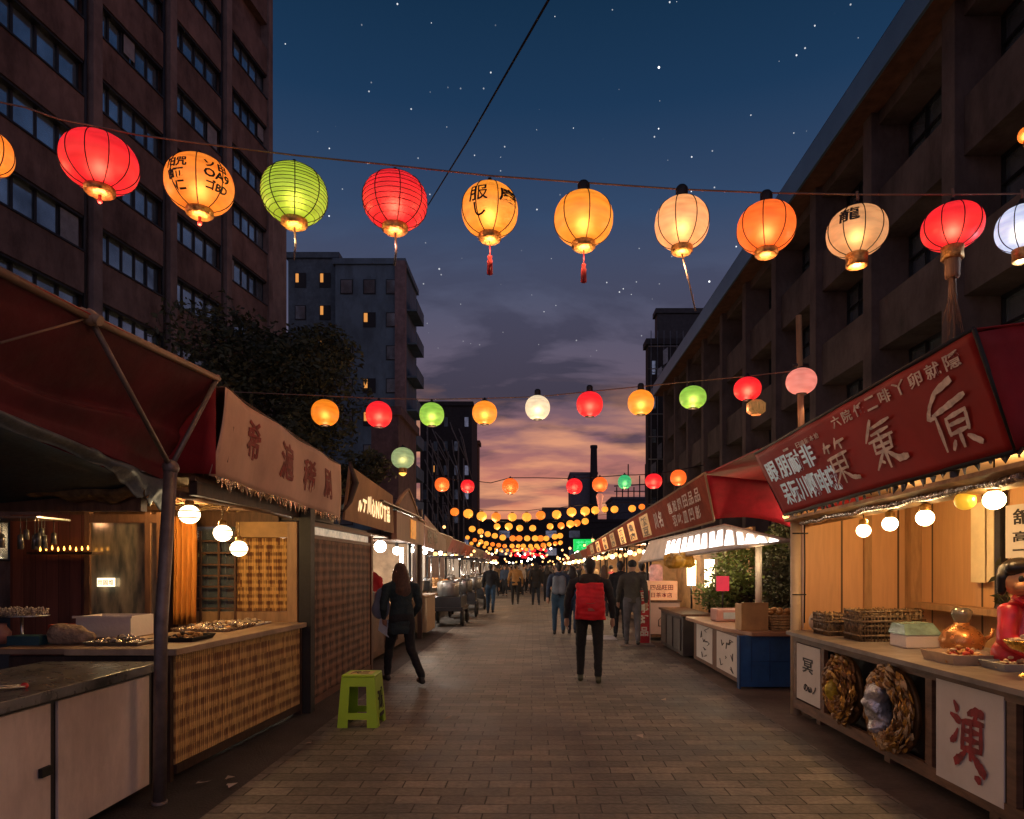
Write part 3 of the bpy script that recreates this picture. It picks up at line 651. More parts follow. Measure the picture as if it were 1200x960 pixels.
# second string -------------------------------------------------------------
SEC=[("amber lantern before the dark tree, first on the second string",381,484,33,30,'dimamber',10.2),("round red lantern right of the amber one, below the grey tower",444,486,31,30,'red',10.2),("soft green lantern between the red and the yellow on the second string",506,486,29,27,'softgreen',10.2),("yellow lantern at mid left of the second string",568,484,29,27,'yellow',10.2),("ivory white lantern on a black socket in mid sky",630,478,29,28,'ivory',10),("red lantern on a black socket right of the white one",691,474,31,29,'red',9.8),("golden yellow lantern hanging before the scaffolded tower",751,472,31,29,'yellow',9.5),("grass green lantern before the right building",812,466,32,26,'softgreen',9),("bright red lantern left of the wooden mast",876,456,33,27,'red',8.6),("pale pink lantern hung on the wooden mast",939,447,37,30,'pink',8.0)]
for i,(lb,px,py,wp,hp,c,Y) in enumerate(SEC):
    lantern(lb,px,py,Y,wp,hp,c,0,0,None,None,'none','plug' if 4<=i<=6 else 'cap',power=8,group='round lanterns on the second string')
rope('lantern_string','thin cord of the second lantern string, tied to the wooden mast',[P(262,459,10.4)]+[P(x,y,Y) for (x,y,Y) in ((381,464,10.2),(444,467,10.2),(506,468,10.2),(568,467,10.2),(630,465,10),(691,459,9.8),(751,453,9.5),(812,447,9),(876,441,8.6))]+[P(938,434,8)],.007)
lantern('sage green lantern with a glowing yellow foot, low by the left signs',472,537,12.6,27,24,'sage',0,0,None,None,'deep','cap',power=3,group='single small lanterns')
k=P(472,553,12.6); o=MB().ball(k,.075,n=12).build('amber_globe',EM('amber_glow',(1,.5,.08),2.2)); tag(o,'small glowing yellow globe hung right under the sage green lantern','lamp')
t=thing('basket_lantern','small woven basket lantern below the bright red one','lantern',P(886,478,8.6)); MB().lathe([(.06,-.09),(.115,-.05),(.12,.05),(.07,.09),(.001,.09)],P(886,478,8.6),14).build('basket',M('wicker_glow',(.3,.17,.06),.8,emit=.25,ecol=(.7,.35,.1),stretch=(30,30,4),var=.9),t)
mb=MB(); mb.path([P(886,462,8.6),P(886,470,8.6)],.006,5); mb.build('cord',cord,t)
lantern('small orange lantern near the top right corner before the right building',1203,158,6.5,22,22,'amber',0,power=0,group='single small lanterns')
mst=thing('wooden_mast','thin wooden mast rising behind the big red sign','pole',(P(938,600,8).x,8,0)); a=P(943,665,8); mb=MB(); mb.path([(a.x,8,0),(a.x,8,1.5),P(936,370,8)],[.045,.042,.034],10); mb.build('mast',wood_l,mst)
mb=MB(); mb.tube(P(938,428,8)-Vector((.09,0,0)),P(938,428,8)+Vector((.09,0,0)),.02); mb.build('bracket',metal_d,mst)
# third string --------------------------------------------------------------
THI=[("small orange lantern first on the third string, above the left shops",518,568,17,16,'orange'),("small red lantern next to the slim brown tower",548,570,16,15,'red'),("red orange lantern glowing against the sunset",598,570,19,18,'orange'),("red lantern in front of the grey mill block",673,570,19,18,'red'),("orange lantern with a pale drop below it beside the chimney",703,568,18,17,'orange'),("jade green lantern on the third string",732,565,16,16,'jade'),("deep red lantern right of the jade one",766,564,20,17,'red'),("orange lantern last on the third string before the right signs",795,560,19,18,'orange')]
for lb,px,py,wp,hp,c in THI: lantern(lb,px,py,17.5,wp,hp,c,0,0,None,None,'none','cap',power=14,group='lanterns on the third string')
t=P(703,586,17.5); o=MB().lathe([(.03,-.25),(.1,.1),(.06,.16),(.001,.16)],t,12).build('lantern_drop',EM('dim_rose',(.6,.22,.14),.7)); tag(o,'pale rosy paper drop under the orange lantern by the chimney','lantern')
rope('lantern_string','wire of the third lantern string with loose twists of cable',[P(x,y,17.5) for x,y in ((505,557),(518,558),(530,562),(548,563),(575,566),(598,560),(630,560),(673,561),(703,559),(732,557),(766,556),(795,551),(825,545))],.012,M('black_cable2',(.02,.015,.015),.6))
# rows of far lanterns ------------------------------------------------------
far_protos=[]
def far_proto(c,st):
    c0=Vector((0,0,0)); t=thing('paper_lantern','x','lantern',c0)
    MB().lathe(prof(.42,.37,n=8),c0,12).build('shade',EM('far_'+c,CL[c],st),t)
    MB().lathe([(.07,0),(.075,.04),(.001,.05)],(0,0,.185),8).build('top_cap',capm,t)
    MB().lathe([(.065,0),(.06,-.04),(.001,-.04)],(0,0,-.185),8).build('bottom_ring',brass,t)
    return t
MATS['far_far']=None
CL['far']=(1.0,.33,.035); CL['faro']=(1,.2,.02)
for o in ('far','faro'): MATS.pop('far_'+o,None)
pa=far_proto('far',1.45); pb=far_proto('faro',1.3); used={pa:False,pb:False}
rows=[("row of big amber lanterns nearest to the third string",26,[532,548,564,581,600,618,634,652,669,685,698,709,720,740,752],[600,602,605,606,606,606,604,603,600,599,598,597,597,596,594]),
 ("second amber lantern row beyond the third string",34,[583,596,609,624,645,658,668,677,685],[617,617,619,619,617,616,614,613,611]),
 ("third amber lantern row, curving at the left",40,[553,563,572,580,589,600,609,618,627,634,641,650,657],[620,623,626,628,630,631,631,631,631,631,631,629,628]),
 ("fourth amber lantern row far down the street",52,[548,556,563,570,577,584,592,600,607,614,622,629,636,643,650,657],[630,633,635,637,638,639,640,640,640,640,640,640,639,638,637,636]),
 ("fifth and farthest amber lantern row above the crowd",66,[553,560,567,574,581,588,595,602,609,616,623,630,637],[637,639,641,643,644,645,645,645,645,644,643,642,641])]
for lb,Y,xs,ys in rows:
    pts=[]
    for i,(x,y) in enumerate(zip(xs,ys)):
        p=P(x+random.uniform(-.8,.8),y,Y); src=pa if random.random()<.75 else pb
        sc=random.uniform(.74,.92)*(1.0 if Y<50 else 1.02)
        if used[src]: o=dup(src,p,random.uniform(0,6),sc)
        else: o=place(src,p,0,sc); used[src]=True
        if Y==26 and x>700: o.scale=(sc*.75,)*3
        o['label']='amber lantern in the '+lb.replace('row of big amber lanterns','big row'); o['group']='amber lanterns: '+lb; pts.append(p+Vector((0,0,.24)))
    rope('lantern_string','dark wire of the '+lb,[pts[0]-Vector((2.5,0,-.3))]+pts+[pts[-1]+Vector((3,0,.3))],.012,MATS['black_cable2'],'wires of the far lantern rows')
# glowing red lantern cluster at the far end
rl=far_proto('red',1.5)
rl['label']='red lantern in the dense far cluster above the crowd'; rl['group']='red lanterns far above the crowd'
first=True
for k in range(22):
    x=600+k%11*3.9+random.uniform(-1.5,1.5); y=(645,651)[k//11]+random.uniform(-1.5,2); p=P(x,y,78)
    if first: place(rl,p,0,.95); first=False
    else: dup(rl,p,0,random.uniform(.8,1.1))
# point lights carrying the far rows' light, plus unseen fill lights added behind the viewer
def lamp(loc,e,col=(1,.6,.3),r=.1,name='lamp'):
    l=bpy.data.lights.new(name,'POINT'); l.energy=e; l.color=col; l.shadow_soft_size=r; o=bpy.data.objects.new(name,l); COL.objects.link(o); o.location=loc; return o
for Y in (26,34,42,52,66): 
    for x in (-1.6,1.6): lamp((x,Y,3.2),100,r=.3)
for x in (-3.2,-1.1,1.1,3.2): lamp((x,-.6,3.6),21,(1,.62,.42),.15)  # unseen fill lights added behind the viewer
# ---------------------------------------------------------------- LEFT, stall 1: big red awning with grey tube post
st1=thing('awning_stall','near left stall canopy of dark red canvas on a grey tube post','market stall',(-3,3.6,0))
ptop=P(200,548,4.66)
mb=MB(); mb.path([(-2.53,4.62,0),(-2.525,4.63,1.2),ptop],.042,14); mb.lathe([(.05,0),(.05,.02),(.001,.02)],(-2.53,4.62,0),14); mb.build('post',pole_m,st1)
A_=Vector((-2.45,3.77,2.98)); B_=Vector((-2.39,5.18,3.03)); Z_=Vector((-2.47,1.6,2.92))
MB().path([ptop,A_],.017,8).build('strut',pole_m,st1); MB().path([ptop,B_+Vector((0,0,.02))],.017,8).build('strut',pole_m,st1)
MB().path([Z_,A_,B_],.024,8).build('rail',M('wood_rail',(.2,.12,.08),.6),st1)
MB().path([A_,P(0,402,3.2)],.006,6).build('guy_rope',cord,st1)
mb=MB(); mb.ball(A_,.045); mb.tube(A_-Vector((.05,0,-.03)),A_+Vector((.06,0,-.02)),.03); mb.build('clamp',M('bracket',(.3,.2,.14),.5),st1)
mb=MB(); mb.ball(ptop,.055,n=10); mb.build('joint',pole_m,st1)
def canv(u,v):   # u along the stall, v from the rail down/inward to the lower hem
    a=Z_.lerp(A_,u/.62) if u<.62 else A_.lerp(B_,(u-.62)/.38)
    lo=Vector((-2.84+.02*sin(u*9),1.6+(5.25-1.6)*u,2.56-.30*u**1.5)); p=a.lerp(lo,v)
    sag=sin(pi*v)*.12+.02*sin(u*18+v*4)*sin(pi*v)+.055*sin(v*13+u*4)*sin(pi*min(1,v*1.2))
    return p+Vector((-sag,0,-sag*.7))
MB().sheet(canv,70,40).build('awning',M('maroon_canvas',(.11,.006,.018),.75,var=.4,scale=1.6,bump=.3,bscale=10),st1,solid=.006)
def roofc(u,v):
    a=Z_.lerp(B_,u); p=a.lerp(Vector((-6,a.y,3.3)),v); return p+Vector((0,0,-.12*sin(pi*v)))
MB().sheet(roofc,10,10).build('roof_cloth',tarp_red,st1,solid=.006)
def tarpf(u,v):
    y=1.4+3.95*u; drop=.07+.20*max(0,(u-.80)/.2)**.8*(1-.35*sin(u*70)**2)
    z=2.57-.31*u**1.5; return Vector((-2.85+.035*sin(v*5)+.02*sin(u*60+v*3)*(u>.75),y,z-drop*v*(1+.12*sin(u*43))))
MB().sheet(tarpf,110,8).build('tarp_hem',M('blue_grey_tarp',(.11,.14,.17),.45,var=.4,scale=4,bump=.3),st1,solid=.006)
def tarpu(u,v):
    y=1.4+3.8*u; return Vector((-2.87-2.4*v,y,2.50-.31*u**1.5-.26*v**.7-.06*sin(pi*v)*sin(u*6)))
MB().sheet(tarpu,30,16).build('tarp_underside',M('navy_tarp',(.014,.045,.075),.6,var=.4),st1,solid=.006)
# crumpled brown sacking bundled over the beam
def sack(u,v):
    x=-4.35+1.5*u; a=2*pi*v; r=.045+.05*sin(pi*min(1,u*1.1))+.018*sin(u*31+v*9)+.014*sin(v*17+u*7)
    return Vector((x,5.02+r*cos(a),2.22-.03*u+.05*sin(u*6)+r*sin(a)))
MB().sheet(sack,50,18).build('rolled_sacking',M('sacking',(.22,.13,.05),.7,var=.6,scale=9,bump=.8,bscale=20),st1)
MB().box(-5.6,-2.92,5.08,5.16,2.02,2.16).build('beam',wood_m,st1)
# white cabinet
cb_=thing('serving_cabinet','low cabinet with pinkish white panels and grey worktop beside the tube post','cabinet',(-3.1,3.2,0))
mb=MB(); mb.box(-3.5,-2.72,1.0,4.86,.06,.855); mb.build('carcass',M('cabinet_frame',(.04,.035,.035),.5),cb_)
pan=M('pinkish_panel',(.84,.70,.62),.5,var=.14,scale=1.5,bump=.08,dirt=.6)
for a,b in ((1.05,1.95),(2.0,2.9),(2.95,3.82),(3.88,4.80)):
    d_=MB().box(-2.718,-2.70,a,b,.075,.84).build('door',pan,cb_,bevel=.003)
    if a==2.95: 
        MB().box(-2.698,-2.675,3.72,3.80,.45,.50).build('latch',black,d_)
def zt(u,v): return None
MB().box(-3.52,-2.66,1.0,4.9,.865,.925).build('worktop',M('stained_steel_top',(.20,.20,.20),.28,metal=.35,var=.6,scale=3,bump=.3,bscale=12),cb_,bevel=.004)
tg=thing('serving_tongs','pair of tongs with a red tip lying on the grey worktop','tongs',(-2.95,3.75,.93)); mb=MB(); mb.path([(-3.05,3.55,.935),(-2.9,3.68,.945),(-2.83,3.80,.935)],.008,6); mb.path([(-3.07,3.60,.935),(-2.93,3.74,.95),(-2.85,3.83,.935)],.008,6); mb.build('arms',steel,tg); MB().ball((-2.84,3.81,.938),.02).build('tip',M('red_tip',(.6,.03,.03),.4),tg)
# ---------------------------------------------------------------- LEFT, stall 2: bamboo stall
s2=thing('bamboo_stall','wooden stall with a slatted bamboo counter front and cream valance sign','market stall',(-3.2,6.4,0))
bamF=weave('bamboo_front','Y',(.68,.42,.15),(.19,.08,.03),34,9)
def slant(mb):
    for v in mb.v: v.x+=.065*(v.y-5.1)
    return mb
bamX=weave('bamboo_blind','X',(.75,.42,.12),(.14,.045,.012),55,13,plaid=True)
slant(MB().box(-2.74,-2.69,5.12,7.42,.12,.945)).build('counter_front',bamF,s2)
mb=MB(); mb.box(-2.76,-2.70,5.08,5.118,.0,.945); mb.box(-2.76,-2.68,7.42,7.46,0,.945); mb.box(-2.755,-2.675,5.12,7.42,.05,.118); slant(mb); mb.build('counter_frame',wood_d,s2)
mb=MB(); mb.box(-3.45,-2.62,5.02,7.44,.95,1.0); slant(mb); mb.build('counter_top',M('pale_worn_top',(.40,.27,.17),.45,var=.3,scale=3,bump=.2,stretch=(3,1,1)),s2,bevel=.006)
mb=MB(); mb.box(-4.0,-3.455,5.05,5.62,.955,.998); mb.build('side_shelf',M('side_top',(.30,.19,.12),.5,var=.3),s2,bevel=.006)
MB().box(-3.95,-2.8,5.14,5.2,.1,.93).build('side_panel',wood_d,s2)
mb=MB(); mb.box(-2.57,-2.44,7.48,7.62,0,2.25); mb.build('post',M('black_post',(.02,.017,.016),.6),s2)
# end wall with blind and lattice
ye=7.5
mb=MB(); mb.box(-2.69,-2.58,ye-.05,ye+.02,1.0,2.1); mb.build('end_post',wood_l,s2,bevel=.004)
MB().box(-3.25,-2.70,ye,ye+.02,1.12,1.92).build('blind',bamX,s2)
MB().box(-3.27,-2.692,ye+.001,ye+.03,1.93,2.1).build('header_board',M('amber_board',(.5,.28,.1),.6),s2)
mb=MB()
for z in (1.14,1.25,1.38,1.5,1.62,1.75,1.88): mb.box(-3.9,-3.26,ye-.02,ye,z,z+.018)
for x in (-3.88,-3.66,-3.46,-3.28): mb.box(x,x+.02,ye-.021,ye+.001,1.0,2.0)
mb.build('lattice',wood_m,s2)
MB().box(-3.9,-3.26,ye+.06,ye+.07,1.0,2.05).build('lattice_glass',glass,s2)
mb=MB(); mb.box(-3.9,-2.70,ye-.001,ye+.04,.6,1.115); mb.build('lower_board',wood_l,s2)
def curt(u,v): 
    x=-3.66+.22*u; return Vector((x,6.95+.03*sin(u*26)+.01*sin(v*5),2.12-1.10*v))
MB().sheet(curt,40,8).build('curtain',M('orange_curtain',(.62,.22,.03),.8,var=.25,stretch=(8,8,1)),s2,solid=.006)
# glass partition & plank wall
fr=MB(); x0,x1=-4.2,-3.52; yy=6.45
for x in (x0,-3.63,x1): fr.box(x-.025,x+.025,yy-.03,yy+.03,.95,2.12)
fr.box(x0+.026,x1-.026,yy-.029,yy+.029,2.02,2.1); fr.box(x0+.026,x1-.026,yy-.029,yy+.029,.95,1.0)
f=fr.build('partition_frame',wood_m,s2)
gm=bpy.data.materials.new('ribbed_glass'); nt,Nn,Ll=nodes(gm); bb=Nn['Principled BSDF']; bb.inputs['Base Color'].default_value=(.34,.33,.28,1); bb.inputs['Roughness'].default_value=.16; bb.inputs['Transmission Weight'].default_value=.25; bb.inputs['Metallic'].default_value=.25
tc_=Nn.new('ShaderNodeTexCoord'); nn=Nn.new('ShaderNodeTexNoise'); nn.inputs['Scale'].default_value=5; nn.inputs['Detail'].default_value=7; m_=Nn.new('ShaderNodeMapping'); m_.inputs['Scale'].default_value=(3,1,.7); Ll.new(tc_.outputs['Object'],m_.inputs[0]); Ll.new(m_.outputs[0],nn.inputs[0]); c_=Nn.new('ShaderNodeValToRGB'); c_.color_ramp.elements[0].color=(.16,.16,.14,1); c_.color_ramp.elements[1].color=(.55,.45,.32,1); c_.color_ramp.elements[0].position=.35; c_.color_ramp.elements[1].position=.68; Ll.new(nn.outputs[0],c_.inputs[0]); Ll.new(c_.outputs[0],bb.inputs['Base Color'])
b_=Nn.new('ShaderNodeBump'); b_.inputs['Strength'].default_value=.2; Ll.new(nn.outputs[0],b_.inputs['Height']); Ll.new(b_.outputs[0],bb.inputs['Normal'])
MB().box(x0+.026,x1-.026,yy-.005,yy+.005,1.0,2.02).build('pane',gm,f)
ls=MB().box(-4.09,-3.93,yy-.05,yy-.035,1.42,1.50).build('reflecting_sign',EM('sign_reflection',(1,.8,.5),2.4),s2)  # reflecting sign, its reflected light put in as emission
mb=MB(); letters(mb,'用圖堆',(-4.085,yy-.051,1.432),(.15,0,0),(0,0,.055),.0,.001); mb.build('lettering',wood_m,ls)
MB().box(-4.98,-4.23,6.5,6.53,.0,2.1).build('plank_wall',planks('red_planks','X',(.17,.055,.04),.11),s2)
MB().box(-5.6,-4.99,6.2,6.25,0,2.1).build('dark_curtain_wall',wood_d,s2)
MB().box(-5.65,-5.6,2,6.5,0,2.3).build('rear_wall',wood_d,s2)
MB().box(-5.5,-2.85,7.63,7.68,0,2.3).build('end_wall',wood_m,s2)
mb=MB(); mb.box(-5.6,-2.56,5.3,7.6,2.30,2.34)
mb.build('ceiling',M('thatch',(.16,.10,.05),.9,var=.6,scale=12,bump=1,bscale=18,stretch=(1,5,1)),s2)
mb=MB()
for k in range(6): x=-2.6-.42*k; mb.beam((x,5.2,2.27),(x,7.55,2.27),.05,.05)
for k in range(3): mb.beam((-5.4,5.55+.8*k,2.22),(-2.62,5.55+.8*k,2.22),.05,.05)
mb.build('rafters',wood_m,s2)
mb=MB(); rr=random.Random(3)
for k in range(120):
    x=rr.uniform(-3.9,-2.62); y=rr.uniform(5.3,7.4); mb.path([(x,y,2.28),(x+rr.uniform(-.12,.12),y+rr.uniform(-.12,.12),2.28-rr.uniform(.02,.09)),(x+rr.uniform(-.2,.2),y+rr.uniform(-.2,.2),2.27-rr.uniform(0,.12))],.005,4)
mb.build('dry_twigs',M('twig',(.3,.19,.08),.8),s2)
mb=MB(); mb.path([(-2.72,5.2,2.16),(-2.68,6.4,2.17),(-2.66,7.5,2.16)],.03,8); mb.build('eave_pole',wood_m,s2)
mb=MB(); mb.box(-2.62,-2.56,5.2,8.75,2.15,2.26); mb.build('eave_board',wood_d,s2)
# cream valance sign
cream=M('cream_canvas',(.70,.45,.34),.75,var=.16,scale=1.2,bump=.25,bscale=5,dirt=.3)
a0=Vector((-2.47,5.20,2.30)); a1=Vector((-2.45,8.70,2.22)); t0=Vector((-2.37,5.22,2.98)); t1=Vector((-2.45,8.66,2.90))
def val(u,v):
    p=a0.lerp(a1,u).lerp(t0.lerp(t1,u),v); return p+Vector((.018*sin(u*17+v*2)+.02*sin(pi*v),0,.02*sin(pi*u)*v*-1))
vs_=MB().sheet(lambda u,v:val(u,v),60,12).build('valance',cream,s2,solid=.006)
mb=MB()
for s_,u0,u1,v0,v1 in (('希',.15,.235,.36,.86),('滬',.36,.47,.28,.82),('稀',.58,.68,.26,.78),('刷',.76,.86,.26,.78)):
    vv,ff=text_geo(s_,.022)
    mb.add([val(u0+(u1-u0)*p.x,v0+(v1-v0)*p.y)+Vector((.009+p.z*.001,0,0)) for p in vv],ff)
mb.build('lettering',M('faded_red_ink',(.26,.02,.02),.7,var=.5,scale=20),vs_)
mb=MB(); mb.path([val(u/10,1)+Vector((0,0,.005)) for u in range(11)],.008,6); mb.build('hem',wood_d,vs_)
mb=MB(); mb.path([val(.055,.2),val(.058,.62)],.006,6); mb.build('seam_cord',wood_d,vs_)
mb=MB(); rr=random.Random(9)
NF=100; tv=[]; tf=[]
for k in range(NF+1):
    u=.02+.97*k/NF; p=val(u,0); tv += [p+Vector((.006,0,.01)),p+Vector((.012+rr.uniform(-.01,.015),rr.uniform(-.008,.008),-(rr.uniform(.05,.10) if k%2 else .006)))]
    if k: tf.append((2*k-2,2*k-1,2*k+1,2*k))
mb.add(tv,tf)
mb.build('fringe',M('foil_fringe',(.38,.28,.19),.25,metal=.8,var=.4),vs_)
# roof cloth behind sign 1 and back side
def rf2(u,v): 
    p=t0.lerp(t1,u).lerp(Vector((-6,5.2+3.5*u,3.25)),v); return p-Vector((0,0,.1*sin(pi*v)))
MB().sheet(rf2,8,8).build('roof_cloth',M('dim_canvas',(.12,.06,.05),.8),s2,solid=.006)
def rside(u,v):
    a=Vector((-2.42,5.2,2.99-.68*v)); b=Vector((-4.6,5.2,3.05-.62*v)); p=a.lerp(b,u); return p+Vector((0,.05*sin(u*9),0))
MB().sheet(rside,20,6).build('side_cloth',tarp_red,s2,solid=.005)
# globe lamps
def globe(label,loc,r,em,group,cage=True,cord_l=.12,fit=True,e=0,name='globe_lamp'):
    t=thing(name,label,'lamp',loc,group); l=Vector(loc)
    MB().lathe([(max(.001,r*sin(pi*i/12)),-r*.92*cos(pi*i/12)) for i in range(13)],l,22).build('globe',em,t)
    if cage:
        mb=MB()
        for z in (-.35,.3): 
            q=r*math.sqrt(1-z*z)*1.02; mb.path([l+Vector((q*cos(2*pi*k/24),q*sin(2*pi*k/24),z*r)) for k in range(25)],.0055,4,False)
        mb.build('wire_band',M('wire_band',(.1,.05,.02),.5),t)
    MB().lathe([(r*.45,0),(r*.42,.035),(.012,.05),(.001,.05)],l+Vector((0,0,r*.88)),14).build('socket',M('brass_socket',(.5,.3,.1),.35,metal=.8),t)
    MB().tube(l+Vector((0,0,r*.9+.04)),l+Vector((0,0,r+cord_l+.05)),.007,n=6).build('flex',M('lamp_flex',(.35,.22,.08),.5),t)
    return t
gw=EM('warm_globe',(1,.74,.42),9)
globe('glass globe lamp nearest the grey tube post, over the bamboo counter',P(222,603,5.45),.080,gw,'globe lamps over the bamboo counter')
globe('middle globe lamp of three over the bamboo counter',P(261,625,6.0),.078,gw,'globe lamps over the bamboo counter')
globe('lowest globe lamp of three, before the bamboo blind',P(280,643,6.35),.078,gw,'globe lamps over the bamboo counter')
lamp((-3.2,6.3,2.1),36,(1,.62,.25),.06)
lamp((-4.5,5.8,2.05),2.2,(1,.5,.25),.05)
# hanging glasses rack, candles
t=thing('hanging_rack','rack of dangling glasses and small flames in the dark corner of the bamboo stall','rack',(-4.5,5.7,2.0)); mb=MB(); mb.box(-5.1,-4.0,5.5,5.9,2.0,2.015); mb.build('shelf',steel,t)
rr=random.Random(8); mb=MB()
for k in range(26):
    x=rr.uniform(-5.05,-4.05); y=rr.uniform(5.5,5.9); l_=rr.uniform(.1,.3); mb.lathe([(.004,0),(.004,-l_*.5),(.02,-l_*.55),(.024,-l_),(.001,-l_)],(x,y,2.0),8)
mb.build('glasses',M('dim_glass',(.35,.33,.3),.1,metal=.6,var=.3,bump=0),t)
fl=EM('candle_flame',(1,.42,.06),9)
for k in range(9):
    x=-4.55+k*.055; 
    o=MB().lathe([(.001,.03),(.008,.008),(.006,-.008),(.001,-.012)],(x,6.3,1.76+.006*(k%3)),6).build('candle',fl); tag(o,'tiny candle flame in the row on the plank wall ledge','candle','candle flames in the dark stall')
t=tag(MB().box(-4.62,-4.02,6.22,6.38,1.72,1.74).build('ledge_shelf',wood_d),'narrow shelf under the row of candle flames','shelf')
# items on L-counter
def food(n,name,label,cat,boxr,mats,seed,s=.03,parent=None,rz=.5,group=None):
    """a heap of small irregular morsels"""
    rr=random.Random(seed); mb=[MB() for _ in mats]; x0,x1,y0,y1,z0,z1=boxr
    for i in range(n):
        q=mb[rr.randrange(len(mats))]; u=rr.random();v=rr.random(); hh=z0+(z1-z0)*rr.random()*(1-abs(2*u-1)**2)*(1-abs(2*v-1)**2)
        q.ball((x0+(x1-x0)*u,y0+(y1-y0)*v,hh+s*.4),s*rr.uniform(.5,1.3),s*rr.uniform(.5,1.3),s*rr.uniform(.35,.8),n=7,m=5)
    return mb
cs=thing('cake_stand','tall stand topped with a spread of small pale flowers','cake stand',(-4.1,5.45,.998)); MB().lathe([(.07,0),(.065,.01),(.012,.03),(.012,.2),(.05,.215),(.001,.215)],(-4.12,5.5,.998+.2-.2),16).build('stem',steel,cs)
mb=MB(); rr=random.Random(2)
for k in range(240):
    a=rr.uniform(0,6.28); q=.21*math.sqrt(rr.random()); p=Vector((-4.12+q*cos(a),5.5+q*.7*sin(a),1.225+rr.uniform(0,.05))); mb.path([p-Vector((0,0,.03)),p],.003,4); mb.ball(p,.009,n=5,m=4)
mb.build('flowers',M('pale_flower',(.5,.4,.33),.7),cs); MB().lathe([(.2,.0),(.21,.01),(.001,.012)],(-4.12,5.5,1.205),20,1,.7).build('plate',steel,cs)
def jar(name,label,cat,loc,prof_,mat,n=20,cap=None,group=None):
    t=thing(name,label,cat,loc,group); MB().lathe(prof_,loc,n).build('body',mat,t)
    return t
j=jar('vase','squat dusky pink pot under the flower stand','vase',(-4.22,5.38,.998),[(.05,0),(.085,.03),(.09,.09),(.055,.14),(.06,.16),(.05,.155),(.001,.13)],M('pink_glaze',(.35,.15,.13),.3))
MB().box(-4.05,-3.8,5.25,5.4,.999,1.07).build('dark_box',M('teal_box',(.02,.07,.09),.4),None); tag(bpy.data.objects['dark_box'],'dark teal box left of the pale round loaf','box')
lf=MB(); caps(lf,(-3.72,5.35,1.075),(-3.56,5.35,1.07),.085,.075); caps(lf,(-3.5,5.34,1.055),(-3.47,5.34,1.05),.06,.05)
lo=fuse(lf,'bread_loaf',M('crusty_bread',(.36,.25,.17),.8,var=.5,scale=14,bump=1,bscale=30),None,.012,3,.012); tag(lo,'pale rough round loaf on the stall shelf','bread')
t=thing('plastic_tub','white plastic tub behind the loaf','tub',(-3.6,5.95,1.0)); mb=MB(); a=(-3.92,-3.45,5.85,6.2)
mb.box(a[0],a[1],a[2],a[2]+.012,1.0,1.18); mb.box(a[0],a[1],a[3]-.012,a[3],1.0,1.18); mb.box(a[0],a[0]+.012,a[2]+.012,a[3]-.012,1.0,1.18); mb.box(a[1]-.012,a[1],a[2]+.012,a[3]-.012,1.0,1.18); mb.box(a[0]+.012,a[1]-.012,a[2]+.012,a[3]-.012,1.0,1.01); mb.build('walls',M('white_plastic',(.7,.62,.58),.35,var=.05),t); mb=MB(); mb.box(a[0]-.02,a[1]+.02,a[2]-.02,a[2]-.002,1.165,1.185); mb.build('rim',MATS['white_plastic'],t)
MB().box(-4.2,-3.25,5.75,6.3,.95,.998).build('rear_shelf',wood_m,s2)
MB().box(-4.14,-3.95,5.82,5.98,.999,1.11).build('red_carton',M('red_carton',(.45,.06,.03),.6)); tag(bpy.data.objects['red_carton'],'small red carton at the left end of the white tub','box')
foil=M('crumpled_foil',(.6,.5,.42),.25,metal=.85,var=.5,scale=15,bump=1,bscale=24); snack=M('golden_snack',(.5,.25,.07),.6,var=.5,scale=20); snack2=M('pale_snack',(.65,.48,.3),.6,var=.4)
def tray(name,label,x0,x1,y0,y1,z,h,mats,seed,n=60,s=.028,mat=steel,cat='tray'):
    t=thing(name,label,cat,((x0+x1)/2,(y0+y1)/2,z)); mb=MB()
    mb.add([(x0+.02,y0+.02,z+.001),(x1-.02,y0+.02,z+.001),(x1-.02,y1-.02,z+.001),(x0+.02,y1-.02,z+.001),(x0,y0,z+h),(x1,y0,z+h),(x1,y1,z+h),(x0,y1,z+h)],[(0,1,2,3),(0,4,5,1),(1,5,6,2),(2,6,7,3),(3,7,4,0)]); mb.build('tray_body',mat,t,solid=.005)
    for q,m in zip(food(n,'','','',(x0+.03,x1-.03,y0+.03,y1-.03,z+.008,z+h+.03),mats,seed,s),mats): tag(q.build('food',m,t),kind='stuff')
    return t
tray('food_tray','tray of glistening skewered snacks right of the loaf',-3.42,-3.0,5.18,5.5,.999,.03,[foil,snack2,foil],4,90,.024)
tray('food_tray','black dish of dark food just right of the tube post',-2.98,-2.72,5.45,5.85,1.001,.035,[M('dark_food',(.06,.035,.02),.3),snack],5,60,.022,black)
tray('food_tray','foil wrapped snacks heaped near the bamboo blind',-3.35,-2.82,6.3,6.95,1.001,.035,[foil,snack2,foil,snack],6,110,.032,foil)
tray('food_tray','small plate of pale buns at the far end of the bamboo counter',-3.2,-2.8,7.02,7.3,1.001,.02,[snack2],7,26,.035,white_p)
